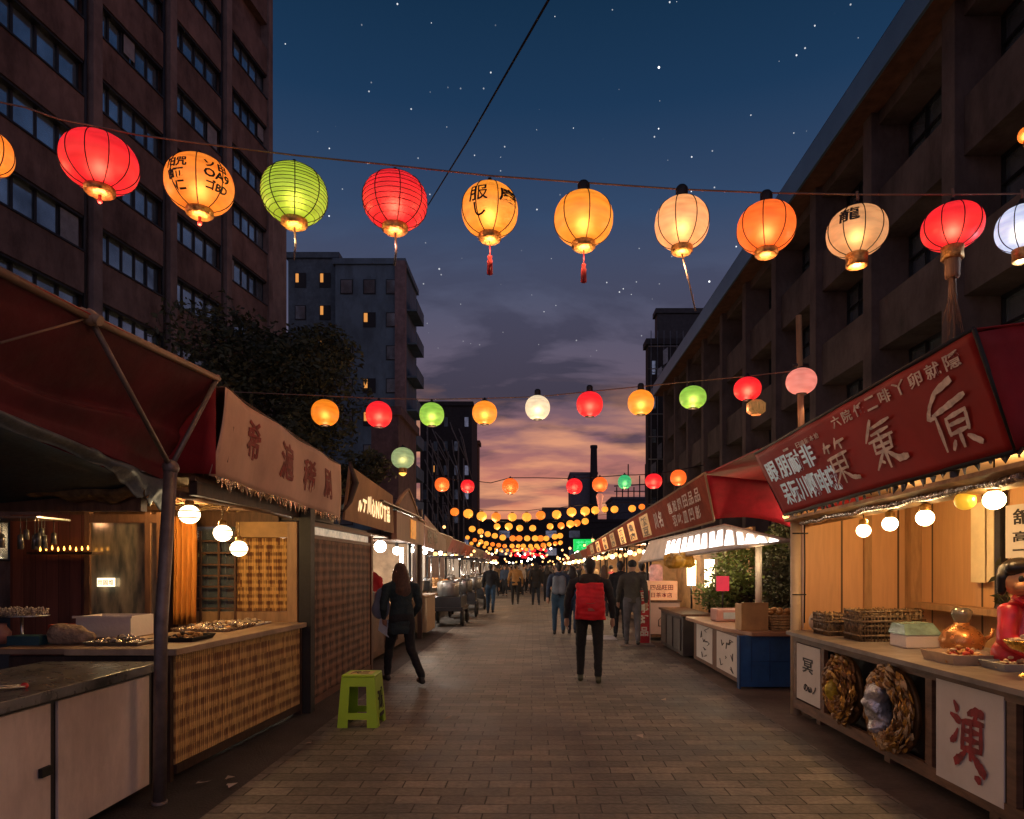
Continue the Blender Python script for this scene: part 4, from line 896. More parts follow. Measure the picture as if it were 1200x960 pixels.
# ---------------------------------------------------------------- LEFT, stall 3: woven screen kiosk
s3=thing('woven_kiosk','closed kiosk walled with a tall brown woven screen','kiosk',(-3.5,9.2,0))
MB().box(-2.60,-2.55,7.66,10.66,.08,1.93).build('woven_screen',weave('brown_weave','Y',(.26,.125,.075),(.05,.02,.013),22,9,plaid=True),s3)
mb=MB(); mb.box(-2.63,-2.53,10.67,10.78,0,2.1); mb.box(-2.62,-2.54,7.66,10.66,0,.078); mb.box(-2.62,-2.54,7.66,10.66,1.932,1.98); mb.box(-2.62,-2.54,7.66,10.66,2.08,2.13); mb.build('frame',M('red_brown_wood',(.13,.05,.03),.55),s3)
MB().box(-2.60,-2.58,7.66,10.66,1.982,2.078).build('lit_transom',M('frosted_strip',(.6,.5,.4),.5,emit=.35,ecol=(.9,.75,.55),var=.8,scale=6),s3)
MB().box(-5.5,-2.61,7.7,10.7,2.131,2.17).build('roof',wood_d,s3); MB().box(-5.5,-5.4,7.7,10.7,0,2.13).build('rear_wall',wood_d,s3)
# sign 2 (tan board with lit letters)
sg=thing('valance_sign','tan canvas sign with glowing cream letters, second from the near left','sign',(-2.45,10.3,2.2))
c0_,c1_,d0_,d1_=Vector((-2.45,8.86,2.22)),Vector((-2.45,12.0,2.2)),Vector((-2.38,8.9,2.92)),Vector((-2.45,11.9,2.85))
sg2=MB(); sg2.quad(c0_,c1_,d1_,d0_,.03); sg2.build('board',M('tan_canvas',(.36,.19,.09),.75,var=.2,dirt=.3),sg)
jig('ルテ川心NOT品',c0_.lerp(c1_,.2)+Vector((.012,0,.15)),(c1_-c0_)*.68,(0,0,.3),8,.03,.004).build('letters',EM('cream_neon',(1,.72,.36),1.3),sg)
mb=MB(); mb.path([d0_+Vector((0,-.05,.04)),d0_+Vector((.03,.12,-.2)),c0_+Vector((.04,.1,.25)),c0_+Vector((0,-.05,.1))],[.02,.05,.04,.01],8); mb.build('rolled_edge',wood_d,sg)
MB().box(-4.6,-2.5,10.9,11.9,2.7,2.75).build('roof',wood_d,sg)
# ---------------------------------------------------------------- LEFT, further stalls
def gstall(side,Y0,Y1,label,front,signm,lampw=None,cz=.9,depth=1.6,xf=2.6,sign_h=.6,sign_z=2.25,roofm=None,wallm=None,frontm=None,lean=.22,sign=True,counter=True):
    s=-1 if side=='L' else 1; X=s*xf; t=thing('market_stall',label,'market stall',(X+s*.8,(Y0+Y1)/2,0))
    def bx(mb,a,b,*r): mb.box(min(X+s*a,X+s*b),max(X+s*a,X+s*b),*r); return mb
    if counter:
        bx(MB(),.05,.6,Y0+.1,Y1-.1,.08,cz).build('counter',frontm or wood_m,t,bevel=.005)
        bx(MB(),-.03,.7,Y0+.05,Y1-.05,cz+.002,cz+.045).build('counter_top',wood_l,t,bevel=.005)
        mb=MB(); n=max(2,int((Y1-Y0)/1.2))
        for k in range(n):
            a=Y0+.2+(Y1-Y0-.4)*k/n; b=Y0+.2+(Y1-Y0-.4)*(k+1)/n-.12; bx(mb,.03,.048,a,b,.2,cz-.1)
        mb.build('front_panel',front,t)
    for y in (Y0+.05,Y1-.05): MB().tube((X+s*.03,y,0),(X+s*.03,y,sign_z+.1),.03,n=6).build('post',metal_d,t)
    bx(MB(),depth,depth+.06,Y0,Y1,0,2.5).build('rear_wall',wallm or wood_m,t)
    bx(MB(),.1,depth-.002,Y1-.04,Y1,0,2.4).build('side_wall',wallm or wood_m,t)
    mb=MB(); mb.quad((X-s*lean,Y0,sign_z+sign_h),(X+s*(depth+.3),Y0,sign_z+sign_h+.25),(X+s*(depth+.3),Y1,sign_z+sign_h+.25),(X-s*lean,Y1,sign_z+sign_h),.02); mb.build('roof',roofm or metal_d,t)
    mb=MB(); mb.box(min(X,X+s*depth),max(X,X+s*depth),Y0,Y1,sign_z+.08,sign_z+.1); mb.build('ceiling',wood_m,t)
    if sign:
        mb=MB(); q=[(X,Y0,sign_z),(X,Y1,sign_z),(X-s*lean,Y1,sign_z+sign_h),(X-s*lean,Y0,sign_z+sign_h)]
        if s<0: mb.quad(*q,.03)
        else: mb.quad(q[1],q[0],q[3],q[2],.03)
        mb.build('sign_board',signm,t)
    return t,X,s
# goods prototypes
def gp_pot():
    t=thing('cooking_pot','x','pot'); MB().lathe([(.14,0),(.16,.02),(.16,.24),(.17,.25),(.15,.255),(.05,.28),(.03,.31),(.001,.31)],n=16).build('pot_body',steel,t); mb=MB()
    for s in (-1,1): mb.path([(s*.16,-.04,.18),(s*.2,-.03,.19),(s*.2,.03,.19),(s*.16,.04,.18)],.01,6)
    mb.build('handle',steel,t); return t
def gp_crate():
    t=thing('wooden_crate','x','crate'); mb=MB()
    for z in (0,.08,.16):
        mb.box(-.2,.2,-.15,-.135,z,z+.06); mb.box(-.2,.2,.135,.15,z,z+.06); mb.box(-.2,-.185,-.134,.134,z,z+.06); mb.box(.185,.2,-.134,.134,z,z+.06)
    mb.build('slats',wood_l,t); q=MB(); rr=random.Random(3)
    for k in range(26): q.ball((rr.uniform(-.15,.15),rr.uniform(-.1,.1),.17+rr.random()*.06),.035,n=7,m=5)
    q.build('produce',M('produce',(.5,.2,.05),.5,var=.7,scale=8),t); return t
def gp_jar(): 
    t=thing('glass_jar','x','jar'); MB().lathe([(.05,0),(.06,.01),(.06,.16),(.04,.19),(.001,.19)],n=12).build('jar_body',M('amber_jar',(.5,.3,.12),.2,var=.6),t); MB().lathe([(.045,.191),(.045,.215),(.001,.216)],n=12).build('lid',redink,t); return t
def gp_box():
    t=thing('carton','x','box'); MB().box(-.16,.16,-.12,.12,0,.2).build('carton_body',M('carton',(.55,.42,.3),.7,var=.4),t,bevel=.004); MB().box(-.1,.1,-.1235,-.1205,.05,.15).build('label_patch',redink,t); return t
def gp_bowl():
    t=thing('food_bowl','x','bowl'); MB().lathe([(.05,0),(.06,.01),(.14,.08),(.145,.085),(.13,.08),(.001,.05)],n=16).build('bowl_body',white_p,t); q=MB(); rr=random.Random(4)
    for k in range(22): a=rr.uniform(0,6.3); d=.1*math.sqrt(rr.random()); q.ball((d*cos(a),d*sin(a),.085+rr.random()*.03),.025,n=7,m=5)
    q.build('food',snack,t); return t
protos=[gp_pot(),gp_crate(),gp_jar(),gp_box(),gp_bowl()]; pused=[False]*5
GL=['steel pot','slatted crate of fruit','amber glass jar with a red lid','pale carton with a red patch','white bowl of fried food']
def goods(side,xa,xb,Y0,Y1,z,n,where,kinds=(0,1,2,3,4),seed=1,big=1.0):
    rr=random.Random(seed); s=-1 if side=='L' else 1
    for i in range(n):
        k=kinds[rr.randrange(len(kinds))]; loc=(s*rr.uniform(xa,xb),Y0+(Y1-Y0)*(i+.5)/n,z); lab=GL[k]+' '+where; g=GL[k]+'s '+where
        if pused[k]: dup(protos[k],loc,rr.uniform(0,6),rr.uniform(.8,1.15)*big,lab,g)
        else: place(protos[k],loc,0,big); tag(protos[k],lab,None,g); pused[k]=True
# bare bulbs
def bulb_proto(em,r=.055):
    t=thing('bare_bulb','x','lamp'); MB().lathe([(max(.001,r*sin(pi*i/8)),-r*cos(pi*i/8)) for i in range(9)],n=10).build('bulb_glass',em,t); MB().lathe([(.022,r*.9),(.022,r+.05),(.005,r+.055),(.005,r+.2),(.001,r+.2)],n=8).build('holder',metal_d,t); return t
bw=bulb_proto(EM('bulb_white',(1,.88,.7),16)); by=bulb_proto(EM('bulb_amber',(1,.50,.16),3.2)); bu={bw:0,by:0}
def bulb(src,loc,label,group,sc=1):
    if bu[src]: return dup(src,loc,0,sc,label,group)
    bu[src]=1; place(src,loc,0,sc); return tag(src,label,None,group)
whitewall=M('pale_panel',(.55,.5,.44),.6,var=.2)
brownsign=M('brown_sign',(.30,.06,.03),.85,var=.3,dirt=.4,spec=.15)
# stall 4: bright interior with red clothes
t,X,s=gstall('L',10.85,14.6,'stall with bright white lights behind the long haired person',M('brown_front',(.2,.11,.07),.6,var=.4),wood_d,sign=False,frontm=wood_m,sign_z=2.05,wallm=M('stall_wall',(.34,.24,.16),.7,var=.4,scale=3))
goods('L',2.7,3.1,11,14.4,.95,9,'on the white lit stall behind the walking person',seed=2)
for k,(x,y,z,r) in enumerate(((-2.78,12.4,1.98,2.0),(-2.72,13.6,1.93,1.5),(-3.2,11.6,2.0,1.2))): bulb(bw,(x,y,z),'bare white bulb glaring in the stall behind the long haired person','glaring bulbs in the white lit stall',r)
lamp((-3.2,12.5,1.95),150,(1,.8,.6),.08)
mb=MB(); mb.box(-2.72,-2.66,13.9,13.96,1.35,2.0); tag(mb.build('tube_light',EM('tube_white',(1,.93,.85),14)),'upright white fluorescent tube beside the walking person','lamp')
t=thing('hanging_coat','red padded coat hanging at the stall edge by the woven screen','coat',(-2.9,11.3,1.0)); mb=MB(); caps(mb,(-2.66,11.3,1.05),(-2.66,11.3,1.42),.17,.11,.6); caps(mb,(-2.55,11.3,1.4),(-2.48,11.28,.98),.06,.05); caps(mb,(-2.78,11.3,1.4),(-2.86,11.28,.98),.06,.05); fuse(mb,'coat_cloth',M('red_coat',(.5,.012,.02),.6,var=.3),t,.02,3,.01)
MB().tube((-2.66,11.3,1.5),(-2.66,11.3,2.1),.006).build('hanger',metal_d,t)
# kiosk top: plank box sign with curved gable
t=thing('plank_kiosk','plank fronted kiosk top with a curved gable and an orange lit slot','kiosk',(-2.8,13.7,0))
MB().box(-2.55,-2.45,12.25,15.3,2.1,2.62).build('plank_front',planks('sign_planks','Y',(.26,.13,.08),.22),t)
mb=MB(); pts=[(-2.43,12.25+3.05*k/12,2.62+.5*max(0,1-abs(k-4)/4.5)**.7) for k in range(13)]
for a,b in zip(pts,pts[1:]): mb.add([a,b,(a[0],b[1],2.622),(a[0],a[1],2.622),(a[0]-.06,a[1],a[2]),(b[0]-.06,b[1],b[2])],[(0,3,2,1),(0,1,5,4)])
mb.build('gable',M('gable_board',(.22,.12,.08),.7),t); MB().box(-2.445,-2.435,13.6,14.2,2.18,2.56).build('lit_slot',M('slot_glow',(.6,.25,.05),.6,emit=.5,ecol=(1,.35,.05),var=.8,scale=8),t)
MB().box(-4.2,-2.56,12.3,15.2,2.1,2.14).build('soffit',wood_d,t); mb=MB(); mb.box(-2.6,-2.5,15.3,15.4,0,2.9); mb.build('post',wood_d,t)
MB().path([p for p in pts],.03,6).build('ridge_trim',wood_l,t)
# stall 5+ on the left with white lights & steel grills
spec=[(16.0,20.2,'grill stall with white strip light, fourth on the left'),(20.8,25.5,'dark stall with red and white banners on the left'),(26.2,31.5,'sixth stall on the left, with bright bulbs'),(32,38.5,'seventh stall on the left, beyond the grill carts'),(39,47,'eighth stall on the left side'),(48,58,'ninth stall on the left, near the far crowd'),(59,72,'last stall row on the left before the dark hall')]
for i,(a,b,lb) in enumerate(spec):
    xf=3.1+.12*i
    t,X,s=gstall('L',a,b,lb,white_p if i%2 else wood_d,[brownsign,M('dull_sign',(.2,.13,.1),.7,dirt=.5),M('maroon_sign',(.22,.04,.04),.7)][i%3],xf=xf,wallm=[whitewall,wood_m,whitewall][i%3],frontm=[wood_l,steel,wood_m][i%3],sign_h=.5,sign_z=2.2,sign=i!=0)
    goods('L',xf-.1,xf+.5,a,b,.95,10 if i<4 else 9,['on the grill stall','under the red banners','on the sixth left stall','on the seventh left stall','on the eighth left stall','on the ninth left stall','on the last left stall'][i],kinds=(0,0,1,2,3,4),seed=20+i,big=1.1)
    for k in range(3 if i<3 else 4):
        bulb(bw if (k+i)%2==0 else by,(-xf+.15,a+(b-a)*(k+.5)/4,2.02+.05*(k%2)),['bulb under the eave of the grill stall','bulb under the red banners','bulb over the sixth left stall','bulb over the seventh left stall','bulb over the eighth left stall','bulb over the ninth left stall','bulb over the last left stall'][i],['bulbs of left stall %s'%w_ for w_ in ('four','five','six','seven','eight','nine','ten')][i],1.15+i*.12)
    lamp((-xf-.3,(a+b)/2,1.95),[170,120,120,100,110,110,110][i],(1,.86,.70),.1)
mb=MB(); mb.tube((-2.95,16.4,2.15),(-2.95,20.0,2.1),.025,n=8); tag(mb.build('tube_light',MATS['tube_white']),'long white strip light along the eave of the grill stall','lamp')
mb=MB(); mb.box(-3.5,-3.46,16.2,16.5,1.1,1.95); tag(mb.build('light_panel',MATS['tube_white']),'tall white light panel standing inside the grill stall','lamp')
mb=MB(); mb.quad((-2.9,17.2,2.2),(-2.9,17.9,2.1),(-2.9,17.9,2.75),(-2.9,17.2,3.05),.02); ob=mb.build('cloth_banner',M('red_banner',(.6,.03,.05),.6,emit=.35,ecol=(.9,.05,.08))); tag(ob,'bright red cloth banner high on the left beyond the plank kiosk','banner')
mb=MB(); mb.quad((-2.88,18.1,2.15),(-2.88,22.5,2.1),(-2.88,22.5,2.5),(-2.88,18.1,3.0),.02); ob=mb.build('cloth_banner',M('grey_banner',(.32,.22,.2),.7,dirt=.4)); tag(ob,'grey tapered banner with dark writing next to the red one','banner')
jig('夜市',(-2.875,18.5,2.25),(2.0,0,0) if False else (0,2.2,0),(0,0,.45),2,.03,.004).build('lettering',ink,ob)
MB().box(-2.97,-2.87,16.75,16.95,0,3.1).build('dark_post',wood_d); tag(bpy.data.objects['dark_post'],'dark square post left of the red banner','post')
# wooden serving box (counter end at px 485-507)
t=thing('serving_counter','pale plank serving counter right behind the walking person','counter',(-2.9,15.6,0)); MB().box(-3.3,-2.42,15.5,16.8,.12,.92).build('body',planks('pale_planks','X',(.33,.22,.12),.14),t); MB().box(-3.36,-2.36,15.45,16.85,.922,.97).build('top',wood_l,t,bevel=.01)
# grill carts
def cart():
    t=thing('grill_cart','x','food cart'); MB().box(-.45,.45,-.9,.9,.42,.52).build('chassis',metal_d,t); MB().box(-.4,.4,-.8,.8,.521,.80).build('grill_box',M('grill_black',(.04,.04,.045),.4,metal=.6),t)
    mb=MB(); mb.lathe([(.26,0),(.3,.02),(.3,.36),(.28,.4),(.1,.43),(.001,.44)],(0,-.4,.802),20); mb.build('steam_drum',M('worn_steel',(.42,.42,.41),.35,metal=.8,var=.3),t)
    mb=MB(); mb.lathe([(.2,0),(.22,.02),(.22,.25),(.001,.27)],(0,.35,.802),20); mb.build('pot',steel,t)
    for x in (-.42,.42):
        for y in (-.65,.65): MB().lathe([(.06,-.04),(.2,-.04),(.22,-.02),(.22,.02),(.2,.04),(.06,.04)],(x,y,.22),18,ax=(1,0,0)).build('wheel',black,t)
    for x in (-.4,.4):
        for y in (-.8,.8): MB().tube((x,y,.8),(x,y,1.9),.018,n=6).build('pole',steel,t)
    mb=MB(); mb.quad((-.5,-1,1.9),(.5,-1,1.9),(.5,1,1.95),(-.5,1,1.95),.03); mb.build('canopy',metal_d,t); return t
c0=cart(); place(c0,(-2.35,19.2,0)); tag(c0,'nearest steel drum grill cart on the left kerb','food cart','grill carts along the left kerb')
for y,x,lb in ((22.6,-2.3,'second grill cart on the left kerb'),(26.5,-2.3,'third grill cart on the left kerb, beside the man in jeans'),(31,-2.4,'fourth grill cart on the left kerb'),(36,-2.5,'farthest grill cart on the left kerb')): dup(c0,(x,y,0),.05,1,lb)
# ---------------------------------------------------------------- RIGHT, stall 1
r1=thing('red_sign_stall','near right stall with a huge red sign, glowing inside with warm light','market stall',(3.4,5.6,0))
redsign=M('red_vinyl',(.33,.014,.012),.62,spec=.25,var=.22,scale=1.3,bump=.15,bscale=3)
q0,q1=Vector((2.73,7.42,2.17)),Vector((2.73,3.86,2.26)); q3,q2=Vector((2.40,7.40,2.83)),Vector((2.40,3.72,2.90))
def sq(u,v): return q0.lerp(q1,u).lerp(q3.lerp(q2,u),v)
mb=MB(); mb.sheet(lambda u,v: sq(u,v)+Vector((.012*sin(pi*u)*sin(pi*v)+.004*sin(u*31+v*6),0,0)),50,12); sb=mb.build('sign_board',redsign,r1,solid=.012)
mb=MB(); mb.path([sq(0,0),sq(1,0)],.018,6); mb.path([sq(1,0),sq(1,1)],.014,6); mb.path([sq(0,1),sq(1,1)],.014,6); mb.path([sq(0,0),sq(0,1)],.01,6); mb.build('sign_frame',black,sb)
def onsign(mb,s_,u0,u1,v0,v1,bold=.02,tilt=0):
    k=(s_,bold)
    if k not in TG: TG[k]=text_geo(s_,bold)
    vs,fs=TG[k]; n_=Vector((-.9,0,-.42)).normalized()
    mb.add([sq(u0+(u1-u0)*p.x,v0+(v1-v0)*p.y+tilt*p.x)+n_*(.012+p.z*.001) for p in vs],fs)
pl=MB()
G1=[[(.22,.98),(.08,.76)],[(.1,.86),(.42,.88)],[(.27,.86),(.25,.72)],[(.66,.98,.05),(.52,.76,.03)],[(.56,.87),(.95,.90)],[(.74,.87),(.76,.72)],[(.08,.60,.05),(.88,.65,.05)],[(.2,.6),(.18,.32)],[(.2,.47),(.72,.49)],[(.72,.63),(.70,.30)],[(.16,.32),(.74,.34)],[(.45,.64),(.45,.02,.05)],[(.42,.3),(.08,.02,.03)],[(.5,.28),(.75,.10,.07),(1.0,.06,.07)]]
G2=[[(.42,1.0,.06),(.08,.62,.04)],[(.34,.84),(.9,.90,.05)],[(.28,.72),(.8,.76)],[(.15,.60,.05),(.85,.64,.05)],[(.3,.60),(.24,.40)],[(.28,.48),(.74,.5)],[(.76,.62),(.70,.38)],[(.22,.37),(.74,.40)],[(.5,.76),(.5,.04,.06)],[(.46,.38,.05),(.12,.06,.04)],[(.54,.36,.05),(.78,.16,.09),(1.02,.16,.10)],[(.30,.22),(.40,.16)]]
G3=[[(.20,.70,.05),(.42,.88,.05),(.78,.97,.10)],[(.26,.76,.05),(.12,.56,.05),(.28,.55,.04)],[(.22,.58,.05),(.55,.64,.06),(.92,.72,.07)],[(.27,.56,.05),(.26,.02,.04)],[(.45,.48),(.86,.53)],[(.45,.50),(.44,.22)],[(.84,.52),(.80,.24)],[(.46,.38),(.8,.40)],[(.44,.25),(.8,.28)],[(.62,.30),(.62,.02,.05)],[(.50,.16),(.40,.02)],[(.74,.18,.05),(.96,.02,.08)]]
for g_,a,b,c,d in ((G1,.40,.53,.16,.72),(G2,.59,.73,.16,.72),(G3,.81,.95,.14,.76)): brush(pl,[[(p[0],p[1],(p[2] if len(p)>2 else .045)*.72) for p in st] for st in g_],lambda x,y:sq(a+(b-a)*x,c+(d-c)*y),(-.9,0,-.42),.014)
for i,ch in enumerate('六院任二啡丫卵就隱'):
    onsign(pl,ch,.50+.052*i,.54+.052*i,.80,.93,.012)
for i,ch in enumerate('日曠阪本拾'): onsign(pl,ch,.285+.028*i,.308+.028*i,.79,.86,.01)
onsign(pl,'一',.20,.235,.83,.86,.01)
pl.build('large_lettering',M('pale_pink_ink',(.80,.60,.52),.6,var=.35,scale=14),sb)
pl=MB()
for i,ch in enumerate('眼朋耐非'): onsign(pl,ch,.035+.083*i,.110+.083*i,.50,.80,.022)
for i,ch in enumerate('呆阮川啊啡嗽'): onsign(pl,ch,.07+.06*i,.126+.06*i,.12,.44,.022)
pl.build('silver_lettering',M('silver_leaf',(.62,.72,.72),.4,var=.4,scale=10,emit=.12,ecol=(.7,.85,.9)),sb)
def rc(u,v):
    a=q3.lerp(q2,u); p=a.lerp(Vector((5.2,a.y,3.55)),v); return p-Vector((0,0,.10*sin(pi*v)))
MB().sheet(rc,12,8).build('canopy',tarp_red,r1,solid=.006)
mb=MB(); mb.sheet(lambda u,v: Vector((2.42+.30*v+ (5.2-2.4)*u*(1-.03*v),3.72+.12*v+.03*sin(u*12),2.88+.55*u-.62*v-.35*u*v)),24,8); mb.build('side_canopy',tarp_red,r1,solid=.006)
for k,yy in enumerate((7.40,)):
    mb=MB(); mb.sheet(lambda u,v: Vector((2.43+.28*v+2.3*u,yy,2.82+.2*u-.62*v)),14,6); mb.build('far_side_canopy',tarp_red,r1,solid=.006)
# eave ledge below the sign: plank + foil tape bundle
mb=MB(); mb.quad((2.74,7.45,2.13),(2.74,3.7,2.2),(3.05,3.7,2.14),(3.05,7.45,2.08),.03); mb.build('eave_plank',M('amber_plank',(.42,.24,.10),.6,var=.6,scale=5),r1)
mb=MB(); pts=[Vector((2.86+.02*sin(k*1.7),7.3-.24*k,2.07+.012*sin(k*2.3)+.0045*k)) for k in range(15)]; mb.path(pts,[.022+.012*abs(sin(k*1.3)) for k in range(15)],8); mb.build('taped_pipe',foil,r1)
mb=MB(); rr=random.Random(12)
tv=[]; tf=[]
for k in range(121):
    y=7.4-.03*k; z=2.185+.09*(7.4-y)/3.6; tv += [(2.735,y,z),(2.74+rr.uniform(-.02,.02),y,z-(rr.uniform(.03,.09) if (k//2)%2 else .015))]
    if k: tf.append((2*k-2,2*k-1,2*k+1,2*k))
mb.add(tv,tf)
mb.build('ragged_valance',metal_d,r1)
MB().box(2.76,4.35,3.4,7.5,2.36,2.40).build('ceiling',M('tan_ceiling',(.30,.20,.12),.7),r1)
ply=planks('amber_ply','X',(.62,.345,.165),.62,.5,.12); ply2=planks('amber_ply_side','Y',(.62,.35,.16),.8,.5,.12)
mb=MB(); mb.box(2.97,4.2,7.50,7.54,.5,2.36); mb.build('end_wall',ply,r1)
mb=MB(); mb.box(4.2,4.24,3.0,7.54,.3,2.36); mb.build('rear_wall',ply2,r1)
mb=MB(); mb.box(4.08,4.197,7.38,7.498,.4,2.36); mb.box(3.62,3.70,7.46,7.498,.4,2.36); mb.build('corner_beam',wood_l,r1)
MB().box(4.03,4.196,4.9,7.3,1.17,1.23).build('wall_shelf',wood_l,r1)
mb=MB(); mb.tube((2.86,7.44,0),(2.86,7.44,2.2),.055,n=12); mb.build('corner_column',M('cream_column',(.55,.42,.28),.5,var=.15),r1)
mb=MB(); mb.path([(2.93,7.38,2.15),(2.935,7.38,1.6),(2.93,7.38,1.0)],.008,6); mb.box(2.80,2.97,7.375,7.382,1.96,1.975); mb.box(2.80,2.95,7.375,7.382,1.30,1.312); mb.build('cable',black,r1)
tag(MB().ball((2.98,7.2,1.03),.075,.06,.10,14,10).build('white_jug',M('cream_glaze',(.6,.46,.32),.35)),'cream round jug at the foot of the corner column','jug')
# counter
rc_=thing('display_counter','long wooden counter raised on short legs, wreaths and posters on its front','counter',(3.1,5.5,0))
top=M('grey_worn_counter',(.26,.21,.18),.35,var=.35,scale=2.5,bump=.15,bscale=10)
mb=MB()
def ctop(pts,z0,z1,mb):
    n=len(pts); mb.add([(x,y,z0) for x,y in pts]+[(x,y,z1) for x,y in pts],[tuple(range(n)),tuple(range(2*n-1,n-1,-1))]+[(i,i+n,(i+1)%n+n,(i+1)%n) for i in range(n)])
ctop([(2.70,7.30),(2.70,3.0),(3.85,3.0),(3.85,7.44),(2.95,7.46),(2.78,7.42)],.885,.92,mb); mb.build('counter_top',top,rc_)
fw=M('counter_frame',(.17,.085,.045),.55,var=.4,scale=4,stretch=(1,1,5))
mb=MB(); mb.box(2.80,2.84,3.0,7.35,.10,.20); mb.box(2.80,2.84,3.0,7.35,.81,.883)
for y in (7.27,6.58,4.80,3.96,3.05): mb.box(2.801,2.842,y,y+.08,.201,.809)
mb.build('front_frame',fw,rc_)
MB().box(2.98,3.0,3.0,7.3,.12,.88).build('inner_panel',M('dark_board',(.035,.025,.02),.8),rc_); MB().box(2.845,3.7,7.3,7.34,.1,.88).build('end_panel',fw,rc_); MB().box(2.845,3.7,3.0,7.3,.10,.118).build('bottom_board',fw,rc_)  # inner panel is one near-black board behind the frame
for y in (6.9,5.55,4.25): 
    for x in (2.9,3.6): MB().box(x,x+.09,y,y+.09,0,.099).build('leg',fw,rc_)
pp=MB().quad((2.797,7.25,.22),(2.797,6.66,.22),(2.797,6.66,.80),(2.797,7.25,.80),.01).build('poster',white_p,rc_)
mb=MB(); letters(mb,'冥',(2.795,7.08,.52),(0,-.26,0),(0,0,.15),.01,.003); letters(mb,'のωノ',(2.795,7.05,.33),(0,-.30,0),(0,0,.08),.02,.003); mb.build('lettering',ink,pp); pp['label']='narrow white poster with a few black strokes'
pp=MB().quad((2.797,4.74,.16),(2.797,4.06,.16),(2.797,4.06,.83),(2.797,4.74,.83),.01).build('poster',white_p,rc_); pp['label']='large white poster with one red brush character'
mb=MB(); GR=[[(.12,1.0,.03),(.26,.86,.08)],[(.02,.80,.03),(.34,.72,.08)],[(.02,.40,.05),(.16,.46,.06),(.26,.62,.03)],[(.52,.86,.05),(.74,.93,.06),(.98,.90,.08)],[(.80,.92,.06),(.68,.76,.04)],[(.36,.74,.05),(.98,.78,.05)],[(.42,.74,.06),(.38,.34,.06)],[(.90,.78,.05),(.90,.36,.06)],[(.42,.62),(.88,.64)],[(.40,.50),(.88,.52)],[(.34,.36,.05),(.92,.40,.05)],[(.64,.80,.05),(.62,.22,.06)],[(.50,.34,.04),(.34,.22,.06),(.16,.12,.09)],[(.66,.34,.05),(.86,.20,.08),(1.04,.10,.09)],[(.74,.03,.04),(.92,.0,.07)]]
brush(mb,GR,lambda x,y: Vector((2.795,4.58-.36*x,.26+.46*y)),(-1,0,0),.003); mb.build('lettering',M('brush_red',(.30,.02,.025),.6,var=.5,scale=12),pp)
# wreath discs
def wreath(label,c,R_,mats,seed,hole):
    t=thing('wreath',label,'wreath',c); rr=random.Random(seed); mbs=[MB() for _ in mats]; c=Vector(c)
    for k in range(330):
        a=rr.uniform(0,2*pi); q=R_*(rr.uniform(.55 if hole else .2,1)); p=c+Vector((-.03-.05*sin(pi*min(1,q/R_))+rr.uniform(-.02,.02),q*cos(a),q*sin(a)))
        tan=Vector((0,-sin(a),cos(a))); rad=Vector((0,cos(a),sin(a)))
        u=(tan*rr.uniform(.7,1)+rad*rr.uniform(-.25,.25)).normalized()*rr.uniform(.035,.065); w_=(rad*.8+Vector((-1,0,0))*rr.uniform(-.3,.9)).normalized()*rr.uniform(.02,.035)
        m=mbs[rr.randrange(len(mbs))]; m.add([p-u,p-u*.3+w_,p+u*.5+w_*.7,p+u,p+u*.3-w_,p-u*.5-w_*.8,p+Vector((-.02,0,0))],[(0,1,6),(1,2,6),(2,3,6),(3,4,6),(4,5,6),(5,0,6)])
    for m,mt_,nm in zip(mbs,mats,('gold_leaves','dark_leaves','pale_leaves')): m.build(nm,mt_,t,solid=.003)
    MB().lathe([(R_*.97,-.02),(R_*1.0,0),(R_*.97,.02),(R_*.5 if hole else .001,.02)],c+Vector((.02,0,0)),28,ax=(-1,0,0)).build('backing',M('bronze_back',(.14,.07,.02),.5,metal=.4,var=.5,scale=10),t)
    return t
goldl=M('gold_leaf',(.50,.26,.05),.4,metal=.45,var=.6,scale=14); brl=M('bronze_leaf',(.22,.10,.03),.5,metal=.3,var=.5,scale=12); pal=M('cream_leaf',(.50,.34,.17),.5,var=.4,scale=12)
w1=wreath('bronze and gold leafy disc with a bright yellow boss, left under the counter',(2.80,6.15,.50),.31,[goldl,brl],5,False)
MB().ball((2.73,6.19,.49),.09,.035,.10).build('boss',M('yellow_boss',(.75,.5,.05),.35,metal=.3,var=.5,scale=20),w1)
w2=wreath('wreath of golden leaves around a silver foil shape under the counter',(2.79,5.30,.50),.34,[goldl,pal,brl],6,True)
fo=MB(); caps(fo,(2.75,5.42,.36),(2.74,5.44,.58),.09,.11,1); caps(fo,(2.74,5.38,.62),(2.74,5.40,.66),.08,.07)
fuse(fo,'foil_face',M('silver_foil',(.62,.62,.66),.3,metal=.7,var=.3,scale=9,bump=1,bscale=22),w2,.014,2,.03)
